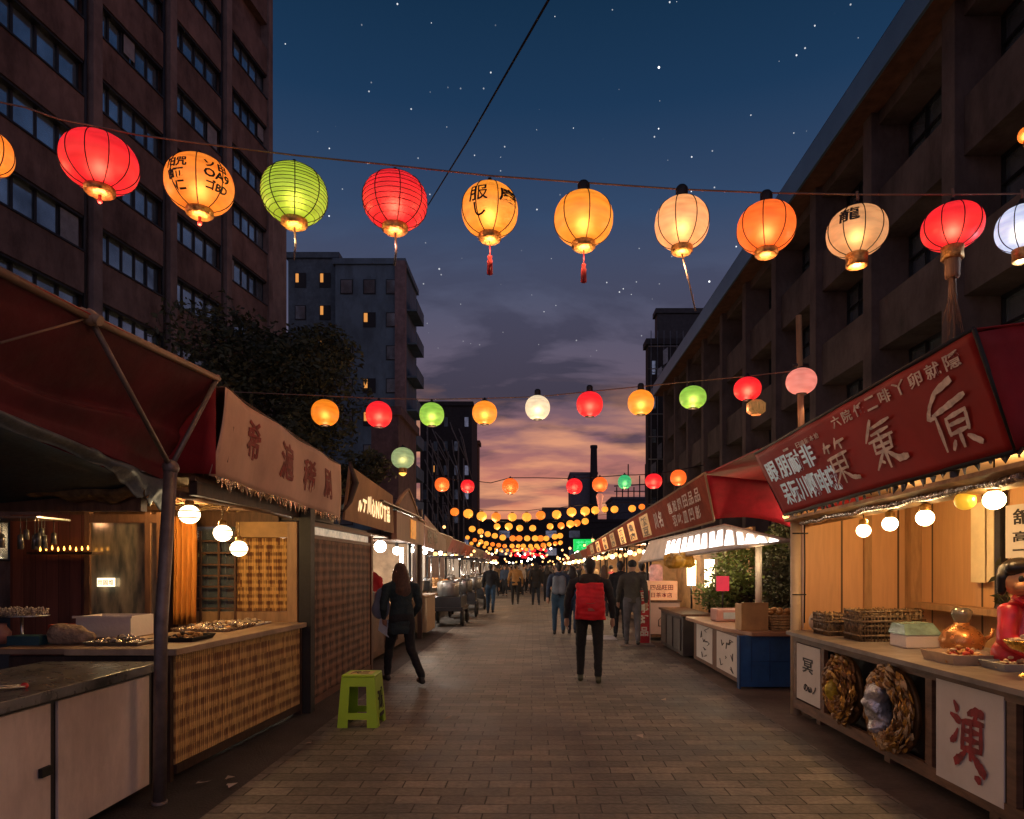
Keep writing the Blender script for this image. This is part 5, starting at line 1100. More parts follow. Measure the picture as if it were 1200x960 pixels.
# bulbs under the big sign
def r1bulb(px,py,Y,r,em,label,sc=1):
    l=P(px,py,Y); t=thing('globe_bulb',label,'lamp',l,'globe bulbs under the big red sign')
    MB().lathe([(max(.001,r*sin(pi*i/12)),-r*.95*cos(pi*i/12)) for i in range(13)],l,20).build('globe',em,t)
    MB().lathe([(r*.62,0),(r*.6,.045),(.012,.06),(.001,.06)],l+Vector((0,0,r*.82)),14).build('socket',MATS['brass_socket'],t)
    MB().tube(l+Vector((0,0,r*.82+.05)),(l.x,l.y,2.36),.006,n=6).build('flex',black,t)
hot=EM('hot_globe',(1,.74,.36),16)
for px,py,Y,r,em,lb in ((1012,622,6.2,.062,hot,'globe bulb farthest from the viewer under the red sign'),(1043,614,5.75,.063,hot,'second globe bulb from the corner column'),(1084,607,5.23,.065,hot,'third globe bulb, hung just left of the unlit yellow one'),(1131,587,4.75,.068,M('yellow_globe',(.8,.5,.06),.3,emit=.6,ecol=(1,.5,.04),bump=0),'dull yellow globe bulb that is barely lit'),(1165,586,4.44,.066,hot,'globe bulb nearest the viewer beside the dull yellow one')): r1bulb(px,py,Y,r,em,lb)
for y,e in ((6.2,30),(4.6,32)): lamp((3.2,y,2.12),e,(1,.58,.22),.06)
# wall papers
def hpaper(label,y0,y1,z0,z1,x,txt=None,m=white_p):
    o=MB().quad((x,y1,z0),(x,y0,z0),(x,y0,z1),(x,y1,z1),.008).build('wall_poster',m); tag(o,label,'poster')
    if txt:
        mb=MB(); n=len(txt)
        for i,(s_,a,b) in enumerate(txt): letters(mb,s_,(x-.002,y1-(y1-y0)*.15,z0+(z1-z0)*a),(0,-(y1-y0)*.7,0),(0,0,(z1-z0)*(b-a)),.015,.003)
        mb.build('lettering',ink,o)
yel=M('yellowed_paper',(.8,.66,.42),.7,var=.15)
hpaper('pale hanging paper strip beside the dull yellow bulb',6.23,6.43,1.46,2.2,4.12,None,yel); hpaper('narrow paper strip right of the wider hanging strip',6.11,6.205,1.47,2.2,4.12,None,yel)
hpaper('framed notice with black writing above the red doll',5.35,6.0,1.68,2.14,4.15,[('舘咭',.62,.92),('高 記',.3,.5),('ー・ー',.12,.18)],white_p)
tag(MB().box(4.12,4.19,6.03,6.10,1.2,2.3).build('dark_strip',metal_d),'dark upright strip between the papers and the framed notice','post')
# items on counter
def basket(label,x0,x1,y0,y1,z0,h,seed):
    t=thing('wicker_basket',label,'basket',((x0+x1)/2,(y0+y1)/2,z0),'dark wicker baskets on the near right counter'); rr=random.Random(seed); mb=MB()
    wm=M('dark_wicker',(.16,.10,.05),.5,var=.9,scale=30,bump=.5); n=7
    for k in range(n):
        z=z0+.01+h*k/(n-1)*.96; e=.012*sin(k*2)+.02*k/n
        mb.path([(x0-e,y0-e,z),(x1+e,y0-e,z+.004),(x1+e,y1+e,z),(x0-e,y1+e,z+.004),(x0-e,y0-e,z)],.012,5)
    for sx in range(15):
        f=sx/14
        for (xa,ya) in ((x0+(x1-x0)*f,y0-.01),(x0+(x1-x0)*f,y1+.01),(x0-.01,y0+(y1-y0)*f),(x1+.01,y0+(y1-y0)*f)):
            mb.path([(xa,ya,z0),(xa+rr.uniform(-.01,.01),ya+rr.uniform(-.01,.01),z0+h+rr.uniform(-.01,.03))],.008,4)
    mb.build('weave',wm,t); MB().box(x0+.01,x1-.01,y0+.01,y1-.01,z0+.002,z0+h*.82).build('lining',M('basket_lining',(.05,.032,.02),.8),t)
    q=MB()
    for k in range(60): q.ball((rr.uniform(x0,x1),rr.uniform(y0,y1),z0+h*.84+rr.uniform(0,.03)),.016,n=5,m=4)
    tag(q.build('contents',M('nuts',(.36,.24,.12),.5,var=.7,scale=20),t),kind='stuff')
basket('dark wicker basket farthest along the counter, partly behind the larger ones',2.93,3.12,6.75,7.1,.921,.2,1)
basket('large dark wicker basket in the middle of the near right counter',3.0,3.42,6.25,6.55,.921,.27,2)
basket('low wicker basket with handle just right of the large dark one',3.45,3.75,6.6,6.9,.921,.25,3)
t=thing('plastic_box','white box with a pale green see-through lid beside the baskets','box',(3.3,5.9,.92)); mb=MB(); mb.box(3.12,3.42,5.72,5.98,.921,1.03); mb.build('box_body',MATS['white_plastic'],t,bevel=.01)
mb=MB(); mb.add([(3.11,5.71,1.032),(3.43,5.71,1.032),(3.43,5.99,1.032),(3.11,5.99,1.032),(3.13,5.76,1.12),(3.37,5.76,1.13),(3.37,5.96,1.13),(3.13,5.96,1.12)],[(0,3,2,1),(4,5,6,7),(0,1,5,4),(1,2,6,5),(2,3,7,6),(3,0,4,7)]); mb.build('lid',M('green_lid',(.22,.36,.30),.2,var=.5,scale=8,spec=.8),t)
t=thing('copper_pot','round copper pot with a glass knob top glowing under the bulbs','pot',(3.42,5.45,.92)); MB().lathe([(.09,0),(.15,.04),(.165,.10),(.13,.17),(.07,.215),(.055,.22),(.055,.24),(.001,.24)],(3.42,5.45,.921),24).build('pot_body',M('copper',(.62,.27,.10),.28,metal=.75,var=.25),t)
MB().lathe([(.05,.24),(.06,.26),(.075,.30),(.075,.33),(.05,.355),(.001,.36)],(3.42,5.45,.921),20).build('glass_knob',M('smoky_glass',(.25,.22,.18),.08,metal=.4,spec=1),t)
MB().path([(3.56,5.40,1.02),(3.61,5.38,1.06),(3.62,5.37,1.12)],[.02,.016,.012],8).build('spout',MATS['copper'],t)
tray('food_tray','paper tray heaped with fried food before the copper pot',2.9,3.28,4.72,5.12,.921,.07,[snack,snack2,M('red_topping',(.5,.06,.03),.5)],12,110,.024,M('card',(.45,.33,.22),.7))
tray('food_tray','grey plastic dish right of the fried food tray',3.05,3.35,4.42,4.68,.921,.05,[snack2],13,20,.02,M('grey_plastic',(.3,.3,.3),.4))
t=thing('gilt_bowl','gilded bowl on a short stem at the right edge of the counter','bowl',(3.12,4.2,.92)); MB().lathe([(.07,0),(.06,.01),(.022,.03),(.022,.13),(.03,.14)],(3.10,4.25,.921),16).build('stem',M('gilt',(.75,.45,.10),.25,metal=.9),t); MB().lathe([(.03,.14),(.11,.17),(.15,.22),(.145,.225),(.09,.19),(.001,.18)],(3.10,4.25,.921),22).build('bowl',MATS['gilt'],t)
q=food(40,'','','',(3.0,3.2,4.15,4.35,1.12,1.17),[snack2],15,.022); tag(q[0].build('food',snack2,t),kind='stuff')
# doll in red
dl=thing('red_doll','glossy doll in a red robe with bobbed black hair at the right edge','doll',(3.3,4.72,.92))
dc=Vector((3.30,4.72,0)); gl=M('glossy_red',(.62,.012,.03),.36,var=.2,scale=5,bump=.25,bscale=9,spec=.8); skin=M('doll_skin',(.72,.34,.15),.4,var=.1)
mb=MB(); caps(mb,dc+Vector((0,0,1.02)),dc+Vector((0,0,1.33)),.19,.11,.85); caps(mb,dc+Vector((-.13,-.04,1.32)),dc+Vector((-.19,-.10,1.12)),.075,.06); caps(mb,dc+Vector((-.19,-.10,1.12)),dc+Vector((-.10,-.2,1.04)),.065,.05)
caps(mb,dc+Vector((.12,-.02,1.32)),dc+Vector((.2,-.08,1.12)),.075,.06); caps(mb,dc+Vector((.2,-.08,1.12)),dc+Vector((.1,-.2,1.04)),.065,.05); caps(mb,dc+Vector((-.1,0,1.0)),dc+Vector((.1,0,1.0)),.12,.12)
body=fuse(mb,'robe',gl,dl,.014,4,.008)
mb=MB(); 
hc=dc+Vector((-.02,-.02,1.56)); mb.ball(hc,.135,.125,.125,24,16); mb.ball(hc+Vector((-.075,-.10,-.045)),.045,.04,.04); mb.ball(hc+Vector((.035,-.125,-.045)),.04,.035,.04); mb.ball(hc+Vector((-.035,-.138,-.02)),.014,.016,.012); fuse(mb,'head',skin,dl,.009,3)
mb=MB()
for x in (-.075,.012): mb.ball(hc+Vector((x-.005,-.112-.01*(x>-.03),.008)),.022,.012,.026)
mb.build('eyes',black,dl); MB().path([hc+Vector((-.055,-.128,-.062)),hc+Vector((-.035,-.131,-.07)),hc+Vector((-.012,-.130,-.062))],.006,6).build('mouth',redink,dl)
mb=MB(); hr=M('doll_hair',(.012,.009,.008),.3,var=.2,stretch=(20,20,3))
mb.ball(hc+Vector((.01,.03,.035)),.155,.135,.135,24,16); caps(mb,hc+Vector((-.11,-.06,.09)),hc+Vector((.07,-.09,.105)),.05,.045); caps(mb,hc+Vector((-.13,.02,.02)),hc+Vector((-.13,.03,-.09)),.04,.03); caps(mb,hc+Vector((.135,.02,.02)),hc+Vector((.135,.03,-.09)),.04,.03); fuse(mb,'hair',hr,dl,.012,3)
mb=MB(); mb.add([hc+Vector(v) for v in ((-.10,-.10,-.13),(-.02,-.16,-.22),(.06,-.10,-.13),(.0,-.02,-.11))],[(0,1,2,3)]); mb.path([hc+Vector((-.11,-.06,-.12)),hc+Vector((-.02,-.13,-.2)),hc+Vector((.08,-.06,-.12))],.02,8); mb.build('collar',gl,dl)
dl.scale=(.92,.92,.92); dl.location=(3.38,4.72,.925)
# leafy sprig behind doll
mb=MB(); rr=random.Random(7)
for k in range(140):
    p=Vector((4.0+rr.uniform(-.12,.1),5.6+rr.uniform(-.2,.2),1.25+rr.uniform(0,.4))); u=Vector((rr.uniform(-1,1),rr.uniform(-1,1),rr.uniform(-1,1))).normalized()*.06; w_=u.cross(Vector((rr.random(),rr.random(),rr.random()))).normalized()*.018; mb.add([p-u,p+w_,p+u,p-w_],[(0,1,2,3)])
pt=thing('potted_plant','dark leafy plant on the wall shelf behind the red doll','plant',(4.0,5.6,1.23)); mb.build('leaves',leaf,pt); MB().lathe([(.06,0),(.08,.1),(.001,.1)],(4.1,5.6,1.231),12).build('pot',wood_d,pt)
# ---------------------------------------------------------------- RIGHT, stall 2 (blue counter)
r2=thing('blue_counter_stall','stall with a translucent lit awning and blue counter end','market stall',(3.3,10.5,0))
MB().box(2.72,3.5,8.97,9.03,.03,.70).build('blue_end',M('blue_panel',(.02,.10,.30),.4,var=.3,scale=3,bump=.2,dirt=.3),r2)
mb=MB(); mb.box(2.70,2.719,8.95,9.05,.0,.70); mb.box(2.86,2.87,8.962,8.968,.1,.64); mb.box(3.1,3.11,8.962,8.968,.1,.64); mb.box(2.86,3.35,8.960,8.9675,.36,.37); mb.build('edge_trim',M('blue_trim',(.012,.06,.2),.5),r2)
MB().box(2.73,3.3,9.04,11.6,.06,.70).build('counter_body',wood_m,r2)
for a,b,lb in ((9.15,10.15,'white poster with a dragon-like ink drawing'),(10.4,11.4,'white poster with thin ink lines')):
    pp=MB().quad((2.725,b,.12),(2.725,a,.12),(2.725,a,.66),(2.725,b,.66),.01).build('poster',white_p,r2); pp['label']=lb
    mb=MB(); rr=random.Random(int(a*7))
    for k in range(8):
        y=rr.uniform(a+.25,b-.25); z=rr.uniform(.2,.6); mb.path([(2.72,y,z),(2.72,y+rr.uniform(-.14,.14),z+rr.uniform(-.08,.1)),(2.72,y+rr.uniform(-.2,.2),z+rr.uniform(-.06,.08))],.006,4)
    mb.build('drawing',ink,pp)
mb=MB(); ctop([(2.60,11.6),(2.66,9.6),(2.85,8.90),(3.6,8.88),(3.6,11.7),(2.62,11.75)],.70,.755,mb); mb.build('counter_top',M('red_brown_top',(.45,.24,.13),.4,var=.25),r2,bevel=.01)
mb=MB(); mb.tube((3.3,10.0,.755),(3.3,10.0,2.0),.05,n=10); mb.build('white_post',M('white_post',(.65,.6,.52),.5),r2)
mb=MB(); mb.box(3.5,3.6,8.95,9.05,0,2.2); mb.build('post',wood_m,r2)
bx=thing('open_carton','upright open wooden box on the blue counter','box',(3.1,9.3,.755)); mb=MB(); mb.box(2.78,3.14,9.12,9.14,.757,1.13); mb.box(2.78,2.80,9.141,9.4,.757,1.11); mb.box(3.12,3.14,9.141,9.4,.757,1.11); mb.box(2.80,3.12,9.141,9.4,.757,.775); mb.build('panels',M('kraft_board',(.55,.33,.13),.6),bx)
basket_='x'
t=thing('produce_basket','basket of bread rolls right of the wooden box','basket',(3.35,9.3,.755)); mb=MB()
for k in range(6): mb.path([(3.2-.006*k,9.1-.006*k,.77+.035*k),(3.5+.006*k,9.1-.006*k,.77+.035*k),(3.5+.006*k,9.4,.77+.035*k),(3.2-.006*k,9.4,.77+.035*k),(3.2-.006*k,9.1-.006*k,.77+.035*k)],.016,5)
mb.build('weave',M('tan_wicker',(.4,.25,.1),.6,var=.6,scale=30),t); mb=MB(); rr=random.Random(2)
for k in range(20): mb.ball((rr.uniform(3.2,3.5),rr.uniform(9.1,9.38),.96+rr.uniform(0,.07)),.05,.035,.03,8,6)
mb.build('rolls',snack,t)
t=thing('scale_machine','pink and white counter scale behind the wooden box','scale',(3.0,10.7,.755)); MB().box(2.85,3.35,10.6,11.0,.757,.95).build('case',M('pink_case',(.65,.35,.28),.4),t,bevel=.02); MB().box(2.95,3.3,10.585,10.598,.80,.9).build('window',M('pale_window',(.6,.7,.72),.3),t)
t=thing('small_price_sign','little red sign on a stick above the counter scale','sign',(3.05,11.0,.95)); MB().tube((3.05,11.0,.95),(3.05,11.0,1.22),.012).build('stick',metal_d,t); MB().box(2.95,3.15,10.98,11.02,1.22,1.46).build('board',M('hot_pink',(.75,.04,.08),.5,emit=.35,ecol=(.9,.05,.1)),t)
# translucent lit awning with white strokes
aw=[Vector((2.73,16,2.20)),Vector((2.87,10.25,2.24)),Vector((3.30,8.85,1.95)),Vector((2.52,16.3,1.72))]
def aws(u,v): # u far->near, v top->bottom
    a=aw[0].lerp(aw[1],u/.7) if u<.7 else aw[1].lerp(aw[2],(u-.7)/.3); b=aw[3].lerp(aw[2],u); return a.lerp(b,v)
mb=MB(); mb.sheet(lambda u,v:aws(u,v),20,4,False); ao=mb.build('lit_awning',M('milky_sheet',(.45,.33,.27),.5,emit=.14,ecol=(.9,.6,.4),var=.3),r2,solid=.01)
mb=MB(); rr=random.Random(6)
for k in range(14):
    u=.25+.052*k; 
    for j in range(2):
        du=rr.uniform(-.02,.03); mb.quad(*[p+Vector((-.012,-.004,-.012)) for p in (aws(u,.15),aws(u+.028,.15),aws(u+.028+du,.78),aws(u+du,.78))])
mb.build('lit_strokes',EM('milk_white',(1,.94,.9),3),ao)
MB().path([aw[3],aw[2],aw[2]+Vector((.1,-.05,0))],.028,8).build('awning_beam',M('grey_beam',(.25,.2,.18),.5),r2); MB().path([aw[0],aw[1],aw[2]],.018,8).build('awning_rim',M('rim_white',(.6,.5,.42),.4),r2)
# long row sign above
RW=thing('row_canopy','long canopy with a brown sign band running away on the right','canopy',(3,20,0))
a0=Vector((2.73,10.3,2.30)); a1=Vector((2.73,34,2.16)); b0=Vector((2.46,9.78,2.95)); b1=Vector((2.60,33.5,2.62))
def rw(u,v): return a0.lerp(a1,u).lerp(b0.lerp(b1,u),v)
mb=MB(); mb.sheet(lambda u,v: rw(1-u,v),30,4,False); so=mb.build('sign_band',brownsign,RW,solid=.02)
def onrw(mb,s_,u0,u1,v0,v1,bold=.02,off=.016):
    vs,fs=text_geo(s_,bold); n_=Vector((-.92,0,-.35)).normalized()
    mb.add([rw(u0+(u1-u0)*(1-p.x),v0+(v1-v0)*p.y)+n_*(off+p.z*.001) for p in vs],fs)
mb=MB()
for i,ch in enumerate('品品田訊旭邕'): onrw(mb,ch,.020+.018*i,.034+.018*i,.52,.82,.02)
for i,ch in enumerate('影凹皿叱羽'): onrw(mb,ch,.026+.019*i,.040+.019*i,.15,.45,.02)
for i,ch in enumerate('名川'): onrw(mb,ch,.155+.022*i,.172+.022*i,.25,.75,.03)
mb.build('lettering',M('rose_lettering',(.75,.55,.46),.6,var=.4,scale=10),so)
us=[(.22,.27),(.31,.36),(.40,.45),(.50,.55),(.60,.66),(.72,.78),(.84,.91)]
for i,(u0,u1) in enumerate(us):
    mb=MB(); n_=Vector((-.92,0,-.35)).normalized()*.018; mb.quad(*[rw(*q)+n_ for q in ((u1,.12),(u0,.12),(u0,.88),(u1,.88))],.004)
    pnl=mb.build('lit_panel',M('lit_panel_%d'%(i%3),[(.3,.16,.08),(.5,.25,.08),(.6,.3,.08)][i%3],.5,emit=[.35,.8,1.2][i%3],ecol=(1,.48,.14),var=.9,scale=7),so)
    mb=MB(); 
    for j,ch in enumerate(random.Random(i).sample('茶麵魚燒肉湯飯豆',2)): onrw(mb,ch,u0+.008,u1-.008,.5-.36*j,.82-.36*j,.03,.026)
    mb.build('lettering',wood_m,pnl)
mb=MB(); mb.quad(b0,b1,Vector((4.6,33.5,3.1)),Vector((4.6,9.78,3.3)),.02); mb.build('canopy_cloth',tarp_red,RW)
mb=MB(); mb.sheet(lambda u,v: Vector((2.48+.25*v+1.15*u,9.8+.5*v,2.93-.60*v-.12*u+.08*sin(pi*u)*v)),14,6); mb.build('end_cloth',M('crimson_cloth',(.50,.012,.035),.7,var=.3,scale=3),RW,solid=.006)
mb=MB(); mb.path([b0,b1],.02,6); mb.path([a0,b0],.016,6); mb.path([a0,a1],.02,6); mb.build('canopy_frame',M('frame_tan',(.3,.2,.13),.6),RW)
mb=MB(); mb.quad((2.5,7.6,2.9),(2.5,9.78,2.94),(4.5,9.78,3.25),(4.5,7.6,3.2),.02); mb.build('link_cloth',tarp_red,RW)
for y in (16.8,22.5,28.5,33.6): MB().tube((2.80,y,0),(2.80,y,2.35),.03,n=6).build('post',metal_d,RW)
tag(MB().box(3.75,3.85,7.7,9.7,0,2.2).build('grey_screen',M('grey_screen',(.22,.17,.13),.8)),'dull screen wall behind the gap between the two near right stalls','screen')
bulb(by,(3.55,9.6,2.32),'small dim bulb under the crimson cloth between the near right stalls','single bulbs on the right',.8)
mb=MB(); caps(mb,(2.66,12.6,1.70),(2.8,13.8,1.74),.12,.16); caps(mb,(2.85,12.9,1.74),(3.05,13.3,1.7),.15,.1); tag(fuse(mb,'cloth_bundle',M('yellow_cloth',(.55,.27,.02),.7,var=.5),None,.025,2,.05),'folded yellow cloth bundle under the lit awning','bundle')
# white cylinder lamps & booth behind
t=thing('steel_counter','dark counter with steel top between the blue counter and pink cart','counter',(2.9,12.8,0)); MB().box(2.62,3.1,11.95,14.0,.05,.74).build('counter_body',M('dark_cabinet',(.06,.05,.045),.5,var=.3),t); MB().box(2.58,3.15,11.9,14.05,.742,.78).build('counter_top',wood_m,t)
for y in (12.1,12.8,13.4): MB().box(2.60,2.618,y,y+.5,.12,.68).build('door',M('dark_door',(.09,.075,.065),.45),t)
t=thing('pink_cart','pink fronted cart with orange lettered box on top','food cart',(2.85,15,0))
MB().box(2.48,3.2,14.9,15.6,.14,.84).build('cart_body',M('pink_enamel',(.62,.42,.38),.45,var=.1),t,bevel=.01); mb=MB(); mb.box(2.45,3.23,14.87,15.63,.08,.138); mb.box(2.45,3.23,14.87,15.63,.842,.88); mb.build('cart_trim',wood_m,t)
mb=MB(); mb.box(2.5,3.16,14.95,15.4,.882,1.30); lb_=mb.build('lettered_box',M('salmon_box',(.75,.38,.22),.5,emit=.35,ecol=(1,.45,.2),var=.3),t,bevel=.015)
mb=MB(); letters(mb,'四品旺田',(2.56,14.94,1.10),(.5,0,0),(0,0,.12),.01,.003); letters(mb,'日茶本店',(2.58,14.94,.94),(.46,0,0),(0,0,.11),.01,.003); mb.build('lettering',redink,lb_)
mb=MB(); mb.path([(2.73,14.89,.32),(2.73,14.89,.45),(2.80,14.89,.52),(2.88,14.89,.45),(2.88,14.89,.32),(2.73,14.89,.32)],.008,5); mb.build('emblem',ink,t)
for x in (2.55,3.1): MB().lathe([(.02,-.02),(.06,-.02),(.06,.02),(.02,.02)],(x,15,.06),10,ax=(1,0,0)).build('wheel',black,t)
jar('lantern_jar','tall glass jar with a pink glow inside on the lettered box','jar',(2.72,15.15,1.302),[(.13,0),(.15,.02),(.15,.3),(.1,.36),(.001,.37)],M('pink_glow_jar',(.6,.3,.25),.2,emit=.3,ecol=(.9,.4,.3),var=.6,scale=5))
for x,y,z,lb in ((3.15,13.6,1.5,'left white cylinder lamp glaring over the steel counter'),(3.2,12.4,1.5,'right white cylinder lamp glaring over the steel counter')):
    t=thing('cylinder_lamp',lb,'lamp',(x,y,z)); MB().lathe([(.001,-.26),(.085,-.26),(.09,.24),(.001,.25)],(x,y,z),16).build('diffuser',EM('cyl_glow',(1,.75,.42),7),t); MB().tube((x,y,z-.26),(x,y,.78),.02,n=8).build('stem',metal_d,t)
lamp((3.0,13.4,1.95),45,(1,.68,.36),.08); lamp((4.1,9.9,2.25),22,(1,.72,.4),.06); lamp((3.4,11.2,2.05),22,(1,.76,.42),.06); lamp((3.1,9.7,1.75),7,(1,.68,.36),.05)  # unseen fill lights among these are added to brighten the shrubs
tag(MB().box(4.3,4.36,13.4,16.6,0,2.4).build('rear_screen',M('amber_screen',(.4,.24,.12),.7)),'tan screen wall behind the pink cart and steel counter','screen')
# red vertical board
t=thing('standing_sign','tall narrow red sign board with white characters on a flat base','sign',(2.25,14.1,0)); MB().box(2.18,2.40,14.1,14.16,.04,1.12).build('board',M('sign_red',(.50,.02,.03),.5,var=.3,scale=6),t)
mb=MB()
for i,ch in enumerate('呂亭旺品'): letters(mb,ch,(2.205,14.098,.90-.24*i),(.17,0,0),(0,0,.19),.03,.002)
mb.build('lettering',white_p,t); mb=MB(); mb.box(2.16,2.178,14.09,14.17,0,1.14); mb.box(2.402,2.42,14.09,14.17,0,1.14); mb.build('side_rails',M('pale_rail',(.5,.4,.35),.5),t)
MB().box(1.75,2.45,13.7,14.5,.006,.035).build('base_plate',M('mat_grey',(.2,.17,.15),.7),t)
t=tag(MB().box(1.15,1.85,15.0,16.0,.006,.014).build('ground_mat',M('pale_mat',(.45,.45,.48),.7)),'pale flat mat on the ground by the standing red sign','mat')
# right far stalls
spec=[(17,21.5,'second stall under the long brown sign band'),(22,27.2,'third stall under the long brown sign band'),(27.8,33.5,'last stall under the long brown sign band'),(35,41,'right stall just past the end of the sign band'),(42,50,'right stall near the green lit sign'),(51,60,'second last stall on the right side'),(61,74,'last stall on the right before the dark hall')]
wh=['on the second stall under the sign band','on the third stall under the sign band','on the last stall under the sign band','on the right stall past the sign band','on the right stall near the green sign','on the second last right stall','on the last right stall']
for i,(a,b,lb) in enumerate(spec):
    xf=2.9+.1*max(0,i-2)
    t,X,s=gstall('R',a,b,lb,M('amber_front',(.5,.28,.12),.6,var=.4),[brownsign,MATS['dull_sign'],MATS['maroon_sign']][i%3],xf=xf,wallm=M('amber_wall',(.5,.3,.15),.7,var=.4,scale=3),sign=i>2,sign_h=.45,sign_z=2.15)
    goods('R',xf-.1,xf+.5,a,b,.95,11,wh[i],seed=40+i,big=1.15)
    for k in range(5): bulb(by if (k+i)%3 else bw,(xf-.05,a+(b-a)*(k+.5)/5,1.98+.06*(k%2)),'bulb hanging '+wh[i].replace('on the','over the'),'bulbs '+wh[i],1.15+i*.12)
    lamp((xf+.3,(a+b)/2,1.95),[80,80,80,80,90,100,100][i],(1,.72,.42),.1)
t=thing('green_sign','glowing green sign box high over the right stalls','sign',(3.1,42,2.8)); p=P(672,646,42); q=P(697,632,42); MB().box(p.x,q.x,41.9,42.1,p.z,q.z).build('sign_face',EM('green_glow',(.0,.55,.09),1.1),t)
mb=MB(); letters(mb,'茶行',(p.x+.15,41.9,p.z+.1),(q.x-p.x-.3,0,0),(0,0,q.z-p.z-.2),.03,.004); mb.build('lettering',EM('green_pale',(.1,.9,.3),.9),t); MB().tube(((p.x+q.x)/2,42,0),((p.x+q.x)/2,42,p.z),.06).build('post',metal_d,t)
# bulb festoons across the far market
n=0
for Y in (24,29,36,44,50,58,64,70,76):
    for k in range(9):
        x=-2.9+5.8*k/8+random.uniform(-.25,.25)
        if abs(x)<.9 and Y<40: continue
        bulb(by if random.random()<.7 else bw,(x,Y+random.uniform(-1,1),2.2+random.uniform(-.45,.8)+abs(x)*.05),'tiny bulb scattered in the festoons above the crowd','festoon bulbs above the crowd',.7+Y/90)
# ---------------------------------------------------------------- stool and litter
t=thing('plastic_stool','bright lime green plastic stool with black stickers','stool',(-1.76,6.95,0)); sm=M('lime_plastic',(.34,.55,.03),.38,var=.08,bump=.03)
H_=.52; cx,cy=-1.75,6.98
def stool():
    mb=MB(); wb,wt=.195,.160
    def pt(u,z,side):  # u in -1..1 along the side
        w_=wb+(wt-wb)*z/H_; a=u*w_
        return {0:Vector((cx+a,cy-w_,z)),1:Vector((cx+w_,cy+a,z)),2:Vector((cx-a,cy+w_,z)),3:Vector((cx-w_,cy-a,z))}[side]
    us=[-1,-.50,.50,1]; zs=[0,.085,.15,.41,.50]
    for s in range(4):
        for i in range(3):
            for j in range(4):
                if i==1 and (j==0 or (j==2 and s!=1)): continue
                vs=[]
                for uu,zz in ((us[i],zs[j]),(us[i+1],zs[j]),(us[i+1],zs[j+1]),(us[i],zs[j+1])): vs.append(pt(uu,zz,s))
                mb.add(vs,[(0,1,2,3)])
    return mb
stool().build('legs',sm,t,solid=.012); MB().box(cx-.168,cx+.168,cy-.168,cy+.168,.50,.525).build('seat',sm,t,bevel=.012)
stt=t
mb=MB(); mb.box(cx-.12,cx+.12,cy-.10,cy+.08,.5255,.527); mb.build('seat_sticker',M('sticker_cream',(.6,.42,.2),.6),stt); mb=MB(); letters(mb,'尺二',(cx-.1,cy-.08,.527),(.18,0,0),(0,.14,0),.03,.001); letters(mb,'ヲLU尺',(cx+.196,cy-.10,.15),(0,.20,0),(-.016,0,.22),.02,.0); mb.build('sticker_lettering',ink,stt)
MB().box(cx+.201,cx+.204,cy-.09,cy+.09,.09,.13).build('base_sticker',ink,stt)
rr=random.Random(21)
for k,(x,y) in enumerate(((-2.28,5.15),(-2.2,4.95),(-2.42,5.0),(-2.0,6.15),(-.9,7.2),(1.55,8.2),(1.0,6.4))):
    p=Vector((x,y,.006)); v=[p+Vector((rr.uniform(-.05,.05),rr.uniform(-.05,.05),rr.uniform(.0,.03))) for _ in range(6)]; o=MB().add(v,[(0,1,2),(0,2,3),(0,3,4),(0,4,5)]).build('paper_scrap',M('scrap',(.5,.4,.33),.8))
    tag(o,['crumpled scrap nearest the bamboo counter','small paper scrap by the tube post foot','white scrap close under the bamboo front','flat scrap at the foot of the green stool','tiny scrap alone on the left half of the pavers','tiny pale scrap right of the man in the red backpack','tiny bright scrap in the middle right of the pavers'][k],'litter')
